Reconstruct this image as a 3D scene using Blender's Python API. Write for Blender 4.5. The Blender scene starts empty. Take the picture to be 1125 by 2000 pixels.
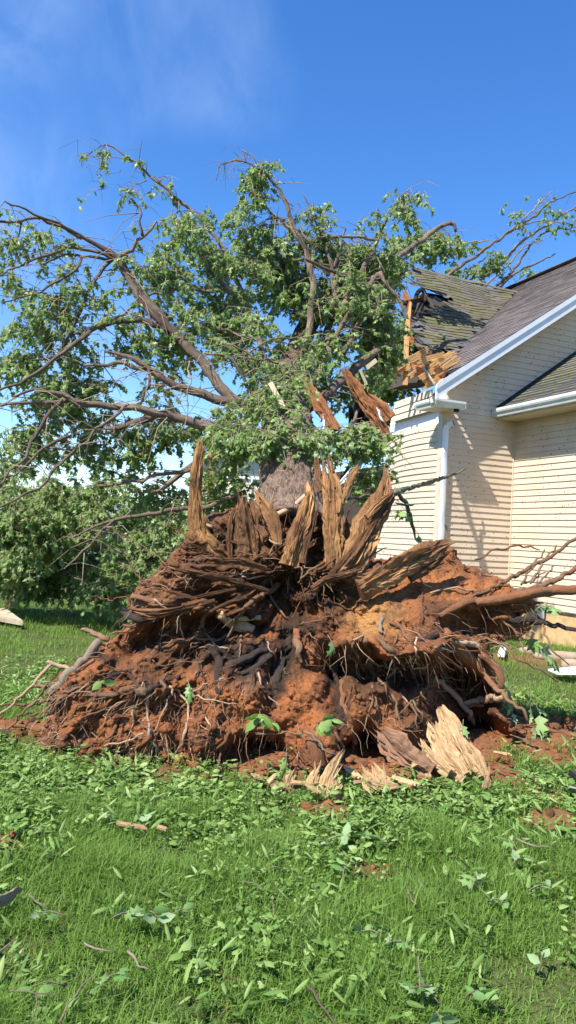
import bpy, math, random
import numpy as np
from mathutils import Vector, Matrix

random.seed(7)
RNG = np.random.default_rng(7)
S = bpy.context.scene
COL = S.collection
F_PX = 1450.0
PITCH = math.radians(1.936)
ROLL = 0.052
CAM = np.array([0.0, 0.0, 1.5])

# ------------------------------------------------------------------ camera
_F = np.array([0, math.cos(PITCH), math.sin(PITCH)])
_U0 = np.array([0, -math.sin(PITCH), math.cos(PITCH)])
_R0 = np.array([1.0, 0, 0])
UP = _U0 * math.cos(ROLL) - _R0 * math.sin(ROLL)
RT = _R0 * math.cos(ROLL) + _U0 * math.sin(ROLL)
cd = bpy.data.cameras.new('camera')
cam = bpy.data.objects.new('camera', cd)
COL.objects.link(cam)
cd.sensor_fit = 'VERTICAL'
cd.sensor_height = 24.0
cd.lens = 24.0 * F_PX / 2000.0
cd.clip_start = 0.05
cd.clip_end = 4000
M = Matrix.Identity(4)
for i in range(3):
    M[i][0] = RT[i]; M[i][1] = UP[i]; M[i][2] = -_F[i]; M[i][3] = CAM[i]
cam.matrix_world = M
S.camera = cam

# ------------------------------------------------------------------ world, sun, exposure
WISP = (0.152, 0.174, 4.048)
SUN_TRAVEL = Vector((0.52, 0.50, -1.0)).normalized()
w = bpy.data.worlds.new('World')
S.world = w
w.use_nodes = True
nt = w.node_tree
bg = nt.nodes['Background']
sky = nt.nodes.new('ShaderNodeTexSky')
sky.sky_type = 'NISHITA'
sky.sun_disc = False
sky.sun_elevation = math.asin(-SUN_TRAVEL.z)
sky.sun_rotation = math.atan2(-SUN_TRAVEL.x, -SUN_TRAVEL.y)
sky.altitude = 300
sky.air_density = 1.0
sky.dust_density = 0.15
sky.ozone_density = 3.0
hsv = nt.nodes.new('ShaderNodeHueSaturation')
hsv.inputs['Saturation'].default_value = 1.29
hsv.inputs['Hue'].default_value = 0.508
hsv.inputs['Value'].default_value = 1.1
tcw = nt.nodes.new('ShaderNodeTexCoord')
mpw = nt.nodes.new('ShaderNodeMapping')
mpw.inputs['Scale'].default_value = (9.0, 7.0, 6.0)
mpw.inputs['Rotation'].default_value = (0.2, 0.5, 0.3)
nzw = nt.nodes.new('ShaderNodeTexNoise')
nzw.inputs['Scale'].default_value = 1.3
nzw.inputs['Detail'].default_value = 8
nzw.inputs['Roughness'].default_value = 0.6
nzw.inputs['Distortion'].default_value = 0.5
big = nt.nodes.new('ShaderNodeTexNoise')
big.inputs['Scale'].default_value = 2.6
big.inputs['Detail'].default_value = 2
mpb = nt.nodes.new('ShaderNodeMapping')
mpb.inputs['Location'].default_value = WISP
rpw = nt.nodes.new('ShaderNodeMapRange')
rpw.inputs['From Min'].default_value = 0.30
rpw.inputs['From Max'].default_value = 0.80
rpb = nt.nodes.new('ShaderNodeMapRange')
rpb.inputs['From Min'].default_value = 0.53
rpb.inputs['From Max'].default_value = 0.70
rpb.inputs['To Max'].default_value = 0.20
mlw = nt.nodes.new('ShaderNodeMath'); mlw.operation = 'MULTIPLY'
mxw = nt.nodes.new('ShaderNodeMix')
mxw.data_type = 'RGBA'
mxw.inputs['B'].default_value = (5.0, 6.0, 7.4, 1)
nt.links.new(tcw.outputs['Generated'], mpw.inputs['Vector'])
nt.links.new(tcw.outputs['Generated'], mpb.inputs['Vector'])
nt.links.new(mpw.outputs['Vector'], nzw.inputs['Vector'])
nt.links.new(mpb.outputs['Vector'], big.inputs['Vector'])
nt.links.new(nzw.outputs['Fac'], rpw.inputs['Value'])
nt.links.new(big.outputs['Fac'], rpb.inputs['Value'])
nt.links.new(rpw.outputs['Result'], mlw.inputs[0])
nt.links.new(rpb.outputs['Result'], mlw.inputs[1])
nt.links.new(mlw.outputs[0], mxw.inputs['Factor'])
nt.links.new(sky.outputs['Color'], hsv.inputs['Color'])
nt.links.new(hsv.outputs['Color'], mxw.inputs['A'])
nt.links.new(mxw.outputs['Result'], bg.inputs['Color'])
bg.inputs['Strength'].default_value = 0.116

sd = bpy.data.lights.new('sun', 'SUN')
sd.energy = 5.0
sd.angle = math.radians(0.53)
sd.color = (1.0, 0.955, 0.89)
so = bpy.data.objects.new('sun', sd)
COL.objects.link(so)
so.rotation_euler = SUN_TRAVEL.to_track_quat('-Z', 'Y').to_euler()
S.view_settings.view_transform = 'Standard'
S.view_settings.look = 'None'
S.view_settings.exposure = 1.02
S.view_settings.gamma = 1.0
S.view_settings.use_curve_mapping = False
S.render.engine = 'CYCLES'
S.cycles.max_bounces = 6
S.cycles.transparent_max_bounces = 6


# ------------------------------------------------------------------ geometry helpers
def ray(px, py):
    return RT * ((px - 562.5) / F_PX) + UP * ((1000.0 - py) / F_PX) + _F

def P(px, py, d):
    """World point seen at photo pixel (px,py) at distance d along +Y."""
    r = ray(px, py)
    return CAM + r * (d / r[1])

def Parr(px, py, d):
    px = np.asarray(px, float); py = np.asarray(py, float); d = np.asarray(d, float)
    r = RT[None] * ((px - 562.5) / F_PX)[:, None] + UP[None] * ((1000.0 - py) / F_PX)[:, None] + _F[None]
    return CAM[None] + r * (d / r[:, 1])[:, None]

def on_plane(px, py, p0, n):
    r = ray(px, py)
    return CAM + r * (np.dot(np.asarray(p0) - CAM, n) / np.dot(r, n))

def G(px, py, z=0.0):
    return on_plane(px, py, np.array([0, 0, z]), np.array([0, 0, 1.0]))

def project(p):
    """World point(s) to photo pixels."""
    q = np.atleast_2d(p) - CAM
    f = q @ _F
    return 562.5 + F_PX * (q @ RT) / f, 1000.0 - F_PX * (q @ UP) / f

def hash2(ix, iy, seed):
    h = (ix.astype(np.int64) * 374761393 + iy.astype(np.int64) * 668265263 + seed * 1442695041) & 0xFFFFFFFF
    h = ((h ^ (h >> 13)) * 1274126177) & 0xFFFFFFFF
    h = h ^ (h >> 16)
    return (h & 0xFFFFFF) / float(0xFFFFFF)

def noise2(x, y, seed=0):
    x = np.asarray(x, float); y = np.asarray(y, float)
    ix = np.floor(x); iy = np.floor(y)
    fx = x - ix; fy = y - iy
    ux = fx * fx * (3 - 2 * fx); uy = fy * fy * (3 - 2 * fy)
    a = hash2(ix, iy, seed); b = hash2(ix + 1, iy, seed)
    c = hash2(ix, iy + 1, seed); d = hash2(ix + 1, iy + 1, seed)
    return (a * (1 - ux) + b * ux) * (1 - uy) + (c * (1 - ux) + d * ux) * uy

def fbm(x, y, seed=0, oct=5, lac=2.03, gain=0.5):
    s = 0; a = 1; t = 0
    for o in range(oct):
        s = s + a * (noise2(x, y, seed + o * 17) - 0.5) * 2
        t += a
        a *= gain; x = x * lac + 3.1; y = y * lac + 1.7
    return s / t

def ridged(x, y, seed=0, oct=4):
    s = 0; a = 1; t = 0
    for o in range(oct):
        s = s + a * (1 - np.abs(2 * noise2(x, y, seed + o * 13) - 1))
        t += a
        a *= 0.5; x = x * 2.1 + 5.3; y = y * 2.1 + 2.9
    return s / t

def smooth(a, b, x):
    t = np.clip((x - a) / (b - a), 0, 1)
    return t * t * (3 - 2 * t)

def inside(poly, x, y):
    x = np.asarray(x, float); y = np.asarray(y, float)
    r = np.zeros(x.shape, bool)
    n = len(poly)
    for i in range(n):
        x1, y1 = poly[i]; x2, y2 = poly[(i + 1) % n]
        c = ((y1 > y) != (y2 > y)) & (x < (x2 - x1) * (y - y1) / ((y2 - y1) + 1e-12) + x1)
        r ^= c
    return r

def poly_dist(poly, x, y):
    """Unsigned distance to a closed polygon's outline."""
    best = np.full(np.shape(x), 1e9)
    n = len(poly)
    for i in range(n):
        ax, ay = poly[i]; bx, by = poly[(i + 1) % n]
        dx, dy = bx - ax, by - ay
        t = np.clip(((x - ax) * dx + (y - ay) * dy) / (dx * dx + dy * dy + 1e-9), 0, 1)
        best = np.minimum(best, np.hypot(x - ax - t * dx, y - ay - t * dy))
    return best

def sdist(poly, x, y):
    d = poly_dist(poly, x, y)
    return np.where(inside(poly, x, y), d, -d)

def link(o, parent=None):
    COL.objects.link(o)
    if parent is not None:
        o.parent = parent
    return o

def tri_mesh(name, V, T, mat, parent=None, smooth_sh=False, attrs=None, uv=None):
    """Triangles (m x 3) over vertices (n x 3); attrs {name: n floats or n x 4}."""
    V = np.asarray(V, np.float32); T = np.asarray(T, np.int32)
    me = bpy.data.meshes.new(name)
    k = T.shape[1]
    me.vertices.add(len(V)); me.vertices.foreach_set('co', V.ravel())
    me.loops.add(T.size); me.loops.foreach_set('vertex_index', T.ravel())
    me.polygons.add(len(T))
    me.polygons.foreach_set('loop_start', np.arange(0, T.size, k, dtype=np.int32))
    me.polygons.foreach_set('loop_total', np.full(len(T), k, np.int32))
    me.update(calc_edges=True)
    if smooth_sh:
        me.polygons.foreach_set('use_smooth', np.ones(len(T), bool))
    for an, av in (attrs or {}).items():
        av = np.asarray(av, np.float32)
        if av.ndim == 1:
            a = me.attributes.new(an, 'FLOAT', 'POINT'); a.data.foreach_set('value', av)
        else:
            a = me.attributes.new(an, 'FLOAT_COLOR', 'POINT'); a.data.foreach_set('color', av.ravel())
    if uv is not None:
        l = me.uv_layers.new(name='UVMap')
        l.data.foreach_set('uv', np.asarray(uv, np.float32)[T.ravel()].ravel())
    me.materials.append(mat)
    me.validate()
    o = bpy.data.objects.new(name, me)
    return link(o, parent)

class MB:
    """Collects shapes for ONE mesh object."""
    def __init__(s):
        s.v = []; s.f = []; s.uv = []
    def add(s, V, Fs, UV=None):
        o = len(s.v)
        s.v += [tuple(map(float, p)) for p in V]
        s.uv += [tuple(p) for p in UV] if UV is not None else [(0.37 * (p[0] + p[1]), p[2]) for p in V]
        s.f += [tuple(i + o for i in f) for f in Fs]
    def hexa(s, c):
        """8 corners: 0-3 one face, 4-7 the opposite face in the same order."""
        s.add(c, [(0, 3, 2, 1), (4, 5, 6, 7), (0, 1, 5, 4), (1, 2, 6, 5), (2, 3, 7, 6), (3, 0, 4, 7)])
    def bar(s, a, b, wd, th, side=None, w2=None, roll=0.0):
        """Box from a to b, wd across (towards side), th thick."""
        a = np.asarray(a, float); b = np.asarray(b, float)
        d = b - a; L = np.linalg.norm(d); d = d / L
        sd_ = np.asarray(side if side is not None else (0, 1, 0), float)
        sd_ = sd_ - d * np.dot(sd_, d)
        sd_ /= max(np.linalg.norm(sd_), 1e-6)
        n = np.cross(d, sd_)
        if roll:
            sd_, n = sd_ * math.cos(roll) + n * math.sin(roll), n * math.cos(roll) - sd_ * math.sin(roll)
        w2 = wd if w2 is None else w2
        c = []
        for p, ww in ((a, wd), (b, w2)):
            for (i, j) in ((-1, -1), (1, -1), (1, 1), (-1, 1)):
                c.append(p + sd_ * (i * ww / 2) + n * (j * th / 2))
        k = len(s.v)
        s.hexa(c)
        for i in range(8):
            s.uv[k + i] = ((i % 4) * 0.03, 0.0 if i < 4 else L)
    def build(s, name, mat, parent=None, smooth_sh=False):
        me = bpy.data.meshes.new(name)
        me.from_pydata(s.v, [], s.f)
        l = me.uv_layers.new(name='UVMap')
        idx = np.empty(len(me.loops), np.int32)
        me.loops.foreach_get('vertex_index', idx)
        l.data.foreach_set('uv', np.asarray(s.uv, np.float32)[idx].ravel())
        if smooth_sh:
            me.polygons.foreach_set('use_smooth', np.ones(len(me.polygons), bool))
        me.materials.append(mat)
        o = bpy.data.objects.new(name, me)
        return link(o, parent)

def catmull(pts, step):
    pts = np.asarray(pts, float)
    if len(pts) == 2:
        n = max(2, int(np.linalg.norm(pts[1, :3] - pts[0, :3]) / step) + 1)
        t = np.linspace(0, 1, n)[:, None]
        return pts[0] * (1 - t) + pts[1] * t
    e = np.vstack([2 * pts[0] - pts[1], pts, 2 * pts[-1] - pts[-2]])
    out = []
    for i in range(1, len(e) - 2):
        n = max(2, int(np.linalg.norm(e[i + 1, :3] - e[i, :3]) / step) + 1)
        t = np.linspace(0, 1, n, endpoint=False)[:, None]
        p0, p1, p2, p3 = e[i - 1], e[i], e[i + 1], e[i + 2]
        out.append(0.5 * ((2 * p1) + (p2 - p0) * t + (2 * p0 - 5 * p1 + 4 * p2 - p3) * t ** 2 + (3 * p1 - p0 - 3 * p2 + p3) * t ** 3))
    out.append(pts[-1][None])
    r = np.vstack(out)
    r[:, 3] = np.maximum(r[:, 3], 0.0008)
    return r

def tube_geo(path, sides=8, rough=0.0, wob=0.0, seed=0, cap=True, flat=1.0):
    """path n x 4 (x,y,z,r). Returns V, quads/tris list, UV."""
    path = np.asarray(path, float)
    p = path[:, :3].copy(); r = path[:, 3]
    n = len(p)
    if wob:
        k = np.arange(n) * 0.6 + seed * 3.3
        for ax in range(3):
            p[:, ax] += wob * (noise2(k, k * 0 + ax * 9.1, seed) - 0.5) * np.minimum(1, np.arange(n) / 2.0)
    t = np.gradient(p, axis=0)
    t /= np.linalg.norm(t, axis=1)[:, None] + 1e-9
    ref = np.array([0, 0, 1.0]) if abs(t[0, 2]) < 0.9 else np.array([1.0, 0, 0])
    nr = ref - t[0] * np.dot(ref, t[0]); nr /= np.linalg.norm(nr)
    L = np.concatenate([[0], np.cumsum(np.linalg.norm(np.diff(p, axis=0), axis=1))])
    ang = np.linspace(0, 2 * math.pi, sides, endpoint=False)
    V = []; UV = []
    for i in range(n):
        nr = nr - t[i] * np.dot(nr, t[i]); nr /= np.linalg.norm(nr) + 1e-9
        b = np.cross(t[i], nr)
        rr = np.full(sides, r[i])
        if rough:
            rr = rr * (1 + rough * (noise2(np.cos(ang) * 2 + seed * 1.7, np.sin(ang) * 2 + L[i] * 5.0, seed) - 0.5) * 2)
        V.append(p[i] + nr * (rr * np.cos(ang))[:, None] + b * (flat * rr * np.sin(ang))[:, None])
        UV += [(1 - abs(a / math.pi - 1), L[i]) for a in ang]
    V = np.vstack(V)
    Fs = []
    for i in range(n - 1):
        for j in range(sides):
            a = i * sides + j; c = i * sides + (j + 1) % sides
            Fs.append((a, c, c + sides, a + sides))
    if cap:
        Fs.append(tuple(range(sides - 1, -1, -1)))
        Fs.append(tuple((n - 1) * sides + j for j in range(sides)))
    return V, Fs, UV

def tag(o, label=None, cat=None, group=None, kind=None):
    if label: o['label'] = label
    if cat: o['category'] = cat
    if group: o['group'] = group
    if kind: o['kind'] = kind
    return o

def empty(name, loc):
    o = bpy.data.objects.new(name, None)
    o.empty_display_size = 0.2
    COL.objects.link(o)
    o.location = [float(x) for x in loc]
    bpy.context.view_layer.update()
    return o

def adopt(o, parent):
    """Parents o keeping its world place."""
    o.parent = parent
    o.matrix_parent_inverse = Matrix.Translation(-(parent.matrix_world.translation)) if parent.type == 'EMPTY' else Matrix.Identity(4)
    return o


# ------------------------------------------------------------------ materials
def mat(name):
    m = bpy.data.materials.new(name)
    m.use_nodes = True
    n = m.node_tree.nodes; l = m.node_tree.links
    b = n['Principled BSDF']
    b.inputs['Specular IOR Level'].default_value = 0.3
    return m, n, l, b

def _mix(n, l, fac, a, b):
    x = n.new('ShaderNodeMix'); x.data_type = 'RGBA'
    for sock, v in (('Factor', fac), ('A', a), ('B', b)):
        if isinstance(v, (int, float)):
            x.inputs[sock].default_value = v
        elif isinstance(v, tuple):
            x.inputs[sock].default_value = (*v, 1)
        else:
            l.new(v, x.inputs[sock])
    return x.outputs['Result']

def _noise(n, l, vec, scale, detail=4, rough=0.55, dist=0.0):
    x = n.new('ShaderNodeTexNoise')
    x.inputs['Scale'].default_value = scale; x.inputs['Detail'].default_value = detail
    x.inputs['Roughness'].default_value = rough; x.inputs['Distortion'].default_value = dist
    if vec is not None: l.new(vec, x.inputs['Vector'])
    return x.outputs['Fac']

def _range(n, l, v, a, b, c=0.0, d=1.0):
    x = n.new('ShaderNodeMapRange')
    x.inputs['From Min'].default_value = a; x.inputs['From Max'].default_value = b
    x.inputs['To Min'].default_value = c; x.inputs['To Max'].default_value = d
    l.new(v, x.inputs['Value'])
    return x.outputs['Result']

def _coord(n, l, kind='Object', scale=(1, 1, 1)):
    t = n.new('ShaderNodeTexCoord'); m = n.new('ShaderNodeMapping')
    m.inputs['Scale'].default_value = scale
    l.new(t.outputs[kind], m.inputs['Vector'])
    return m.outputs['Vector']

def _bump(n, l, b, h, dist, strength=1.0):
    x = n.new('ShaderNodeBump')
    x.inputs['Distance'].default_value = dist; x.inputs['Strength'].default_value = strength
    l.new(h, x.inputs['Height']); l.new(x.outputs['Normal'], b.inputs['Normal'])

def grain_mat(name, c1, c2, c3, rough=0.75, us=9.0, vs=1.2, bump=0.004, c4=None):
    """Streaks along a part's length (UV v), e.g. bark or torn wood."""
    m, n, l, b = mat(name)
    v = _coord(n, l, 'UV', (us, vs, 1))
    a = _noise(n, l, v, 3.0, 6, 0.6, 0.4)
    g = _noise(n, l, _coord(n, l, 'UV', (us * 3, vs * 1.3, 1)), 5.0, 4, 0.6)
    o = _noise(n, l, _coord(n, l, 'Object'), 2.3, 3)
    col = _mix(n, l, _range(n, l, a, 0.35, 0.62), c1, c2)
    col = _mix(n, l, _range(n, l, g, 0.5, 0.68), col, c3)
    if c4:
        o2 = _noise(n, l, _coord(n, l, 'Object'), 7.0, 5, 0.65)
        col = _mix(n, l, _range(n, l, o, 0.46, 0.66), col, c4)
        col = _mix(n, l, _range(n, l, o2, 0.55, 0.68, 0, .8), col, tuple(x * .8 for x in c4))
    oi = n.new('ShaderNodeObjectInfo')
    h = n.new('ShaderNodeHueSaturation')
    l.new(_range(n, l, oi.outputs['Random'], 0, 1, 0.75, 1.2), h.inputs['Value'])
    l.new(col, h.inputs['Color'])
    l.new(h.outputs['Color'], b.inputs['Base Color'])
    b.inputs['Roughness'].default_value = rough
    ad = n.new('ShaderNodeMath'); ad.operation = 'ADD'
    l.new(a, ad.inputs[0]); l.new(g, ad.inputs[1])
    _bump(n, l, b, ad.outputs[0], bump, 0.9)
    return m

M_BARK = grain_mat('bark', (0.085, 0.058, 0.038), (0.31, 0.225, 0.15), (0.54, 0.43, 0.31), 0.9, 7, 2.2, 0.015, (0.15, 0.105, 0.08))
M_TRUNK = grain_mat('trunk_bark', (0.10, 0.062, 0.042), (0.34, 0.225, 0.155), (0.52, 0.38, 0.275), 0.92, 8, 5.0, 0.06)
M_PALEBARK = grain_mat('pale_bark', (0.17, 0.125, 0.085), (0.29, 0.225, 0.16), (0.12, 0.105, 0.07), 0.85, 5, 4, 0.003)
M_MOSSBARK = grain_mat('lichen_bark', (0.06, 0.05, 0.035), (0.20, 0.24, 0.13), (0.28, 0.33, 0.22), 0.9, 4, 10, 0.004)
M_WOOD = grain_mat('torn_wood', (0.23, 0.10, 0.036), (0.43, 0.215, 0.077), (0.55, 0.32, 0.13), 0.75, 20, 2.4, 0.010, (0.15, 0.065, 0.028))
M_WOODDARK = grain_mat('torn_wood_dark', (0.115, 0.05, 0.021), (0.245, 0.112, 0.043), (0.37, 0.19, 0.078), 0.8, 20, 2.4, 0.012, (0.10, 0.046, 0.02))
M_FRESH = grain_mat('fresh_wood', (0.30, 0.155, 0.065), (0.56, 0.37, 0.18), (0.66, 0.48, 0.27), 0.75, 16, 1.8, 0.008, (0.48, 0.31, 0.16))
M_ROOT = grain_mat('root', (0.10, 0.055, 0.03), (0.27, 0.16, 0.09), (0.42, 0.28, 0.17), 0.85, 5, 9, 0.008, (0.24, 0.10, 0.045))
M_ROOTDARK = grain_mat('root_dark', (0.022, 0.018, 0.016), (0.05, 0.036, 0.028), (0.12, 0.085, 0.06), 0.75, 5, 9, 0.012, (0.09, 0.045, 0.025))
M_ROOTRED = grain_mat('root_soil', (0.16, 0.068, 0.03), (0.29, 0.125, 0.055), (0.36, 0.20, 0.11), 0.9, 6, 7, 0.014, (0.27, 0.105, 0.042))
M_ROOTPALE = grain_mat('root_pale', (0.30, 0.19, 0.11), (0.48, 0.34, 0.21), (0.24, 0.13, 0.07), 0.8, 4, 5, 0.003)
M_LUMBER = grain_mat('lumber', (0.56, 0.29, 0.10), (0.74, 0.45, 0.19), (0.44, 0.20, 0.065), 0.7, 12, 0.7, 0.002)
M_REDLUMBER = grain_mat('red_lumber', (0.25, 0.092, 0.031), (0.38, 0.155, 0.052), (0.14, 0.05, 0.018), 0.65, 14, 1.2, 0.004, (0.24, 0.095, 0.032))
M_PALELUMBER = grain_mat('pale_lumber', (0.42, 0.34, 0.21), (0.52, 0.44, 0.30), (0.30, 0.22, 0.13), 0.7, 8, 0.7, 0.002)

def leaf_mat(name, c_dark, c_mid, c_light, under, trans=0.35, rough=0.6, spec=0.2):
    m, n, l, b = mat(name)
    at = n.new('ShaderNodeAttribute'); at.attribute_name = 'tint'
    c = _mix(n, l, _range(n, l, at.outputs['Fac'], 0.0, 0.55), c_dark, c_mid)
    c = _mix(n, l, _range(n, l, at.outputs['Fac'], 0.55, 1.0), c, c_light)
    c = _mix(n, l, _range(n, l, at.outputs['Fac'], 1.1, 1.3), c, (0.50, 0.40, 0.20))
    ge = n.new('ShaderNodeNewGeometry')
    c2 = _mix(n, l, ge.outputs['Backfacing'], c, under)
    l.new(c2, b.inputs['Base Color'])
    b.inputs['Roughness'].default_value = rough
    b.inputs['Specular IOR Level'].default_value = spec
    tr = n.new('ShaderNodeBsdfTranslucent')
    tc = _mix(n, l, 0.45, c, (0.22, 0.36, 0.04))
    l.new(tc, tr.inputs['Color'])
    ms = n.new('ShaderNodeMixShader')
    ms.inputs['Fac'].default_value = trans
    out = n['Material Output']
    l.new(b.outputs['BSDF'], ms.inputs[1]); l.new(tr.outputs['BSDF'], ms.inputs[2])
    l.new(ms.outputs[0], out.inputs['Surface'])
    return m

M_LEAF = leaf_mat('tree_leaf', (0.14, 0.22, 0.06), (0.245, 0.345, 0.10), (0.37, 0.46, 0.19), (0.30, 0.38, 0.21), 0.5, 0.42, 0.45)
M_GRASS = leaf_mat('grass_blade', (0.10, 0.185, 0.028), (0.205, 0.315, 0.055), (0.38, 0.45, 0.14), (0.155, 0.265, 0.048), 0.42)
M_WEED = leaf_mat('weed_leaf', (0.085, 0.165, 0.035), (0.175, 0.285, 0.065), (0.32, 0.42, 0.15), (0.17, 0.27, 0.09), 0.33)
M_FALLEN = leaf_mat('fallen_leaf', (0.09, 0.19, 0.05), (0.17, 0.29, 0.085), (0.27, 0.38, 0.16), (0.24, 0.34, 0.16), 0.25)
M_FARLEAF = leaf_mat('far_leaf', (0.04, 0.09, 0.025), (0.085, 0.165, 0.045), (0.14, 0.23, 0.075), (0.10, 0.17, 0.06), 0.3)

def soil_mat():
    m, n, l, b = mat('soil')
    at = n.new('ShaderNodeAttribute'); at.attribute_name = 'soil'
    v = _coord(n, l, 'Object')
    a = _noise(n, l, v, 6, 8, 0.65)
    f = _noise(n, l, v, 45, 5, 0.65)
    c = _mix(n, l, _range(n, l, a, 0.38, 0.7), at.outputs['Color'], (0.21, 0.085, 0.037))
    mm = n.new('ShaderNodeMix'); mm.data_type = 'RGBA'; mm.blend_type = 'MULTIPLY'
    mm.inputs['Factor'].default_value = 0.75
    l.new(at.outputs['Color'], mm.inputs['A'])
    c3 = _mix(n, l, _range(n, l, f, 0.3, 0.65), (0.45, 0.42, 0.4), (1.12, 1.1, 1.05))
    l.new(c3, mm.inputs['B'])
    c4 = _mix(n, l, _range(n, l, a, 0.5, 0.75, 0, 0.2), mm.outputs['Result'], (0.10, 0.05, 0.028))
    l.new(c4, b.inputs['Base Color'])
    b.inputs['Roughness'].default_value = 0.95
    b.inputs['Specular IOR Level'].default_value = 0.15
    ad = n.new('ShaderNodeMath'); ad.operation = 'ADD'
    l.new(a, ad.inputs[0]); l.new(f, ad.inputs[1])
    _bump(n, l, b, ad.outputs[0], 0.03, 0.9)
    return m
M_SOIL = soil_mat()

def ground_mat():
    m, n, l, b = mat('ground')
    at = n.new('ShaderNodeAttribute'); at.attribute_name = 'dirt'
    v = _coord(n, l, 'Object')
    a = _noise(n, l, v, 1.3, 6, 0.6); f = _noise(n, l, v, 30, 5, 0.7)
    turf = _mix(n, l, _range(n, l, a, 0.35, 0.65), (0.05, 0.07, 0.02), (0.10, 0.13, 0.035))
    turf = _mix(n, l, _range(n, l, f, 0.4, 0.7), turf, (0.06, 0.055, 0.026))
    red = _mix(n, l, _range(n, l, f, 0.35, 0.65), (0.13, 0.062, 0.032), (0.27, 0.115, 0.05))
    c = _mix(n, l, at.outputs['Fac'], turf, red)
    l.new(c, b.inputs['Base Color'])
    b.inputs['Roughness'].default_value = 0.95
    b.inputs['Specular IOR Level'].default_value = 0.1
    _bump(n, l, b, f, 0.03, 0.8)
    return m
M_GROUND = ground_mat()

def siding_mat():
    m, n, l, b = mat('siding')
    v = _coord(n, l, 'Object')
    sp = n.new('ShaderNodeTexVoronoi'); sp.inputs['Scale'].default_value = 13.0
    wv = n.new('ShaderNodeMixRGB')
    l.new(v, sp.inputs['Vector'])
    k = _range(n, l, sp.outputs['Distance'], 0.13, 0.19, 1.0, 0.0)
    big = _noise(n, l, v, 2.2, 4)
    gate = _range(n, l, big, 0.42, 0.54)
    mu = n.new('ShaderNodeMath'); mu.operation = 'MULTIPLY'
    l.new(k, mu.inputs[0]); l.new(gate, mu.inputs[1])
    st = _noise(n, l, _coord(n, l, 'Object', (1, 1, 0.3)), 5, 5)
    base = _mix(n, l, _range(n, l, st, 0.35, 0.75), (0.61, 0.495, 0.365), (0.56, 0.44, 0.31))
    c = _mix(n, l, mu.outputs[0], base, (0.13, 0.10, 0.055))
    l.new(c, b.inputs['Base Color'])
    b.inputs['Roughness'].default_value = 0.45
    g = _noise(n, l, _coord(n, l, 'Object', (1, 1, 30)), 3, 3)
    _bump(n, l, b, g, 0.001, 0.4)
    return m
M_SIDING = siding_mat()

def plain(name, c, rough=0.5, var=0.15, scale=4.0, bump=0.0, metallic=0.0):
    m, n, l, b = mat(name)
    v = _coord(n, l, 'Object')
    a = _noise(n, l, v, scale, 6, 0.65)
    d = tuple(x * (1 - var) for x in c); e = tuple(min(0.9, x * (1 + var)) for x in c)
    l.new(_mix(n, l, _range(n, l, a, 0.3, 0.7), d, e), b.inputs['Base Color'])
    b.inputs['Roughness'].default_value = rough
    b.inputs['Metallic'].default_value = metallic
    if bump:
        _bump(n, l, b, a, bump, 0.7)
    return m

M_TRIM = plain('trim', (0.58, 0.47, 0.35), 0.45, 0.06)
M_WHITE = plain('white_metal', (0.72, 0.74, 0.76), 0.35, 0.06, 2)
M_GUTTER = plain('gutter', (0.60, 0.62, 0.58), 0.4, 0.14, 5)
M_SOFFIT = plain('soffit', (0.55, 0.47, 0.34), 0.6, 0.08)
M_WRAP = plain('house_wrap', (0.74, 0.73, 0.76), 0.5, 0.08, 6, 0.02)
M_FOUND = plain('foundation', (0.50, 0.33, 0.16), 0.85, 0.22, 9, 0.01)
M_VOID = plain('unlit_interior', (0.05, 0.035, 0.025), 0.9, 0.3)  # near-black colour standing in for unlit attic and rooms
M_FELT = plain('roofing_felt', (0.030, 0.030, 0.034), 0.7, 0.3, 6, 0.01)
M_BLACK = plain('black_opening', (0.012, 0.012, 0.012), 0.8, 0.2)  # black for dark insides of openings, the outlet and the felt curl
M_STONE = plain('stone', (0.30, 0.23, 0.16), 0.9, 0.2, 8, 0.02)
M_FARWALL = plain('far_siding', (0.62, 0.57, 0.44), 0.6, 0.06)
M_FARROOF = plain('far_roof', (0.16, 0.17, 0.19), 0.8, 0.15)
M_GLASS = plain('window_glass', (0.10, 0.13, 0.17), 0.12, 0.3, 1)
M_BLUE = plain('blue_siding', (0.20, 0.27, 0.36), 0.6, 0.1)
M_LEADGREY = plain('grey_strip', (0.36, 0.39, 0.35), 0.5, 0.2, 6)

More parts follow.
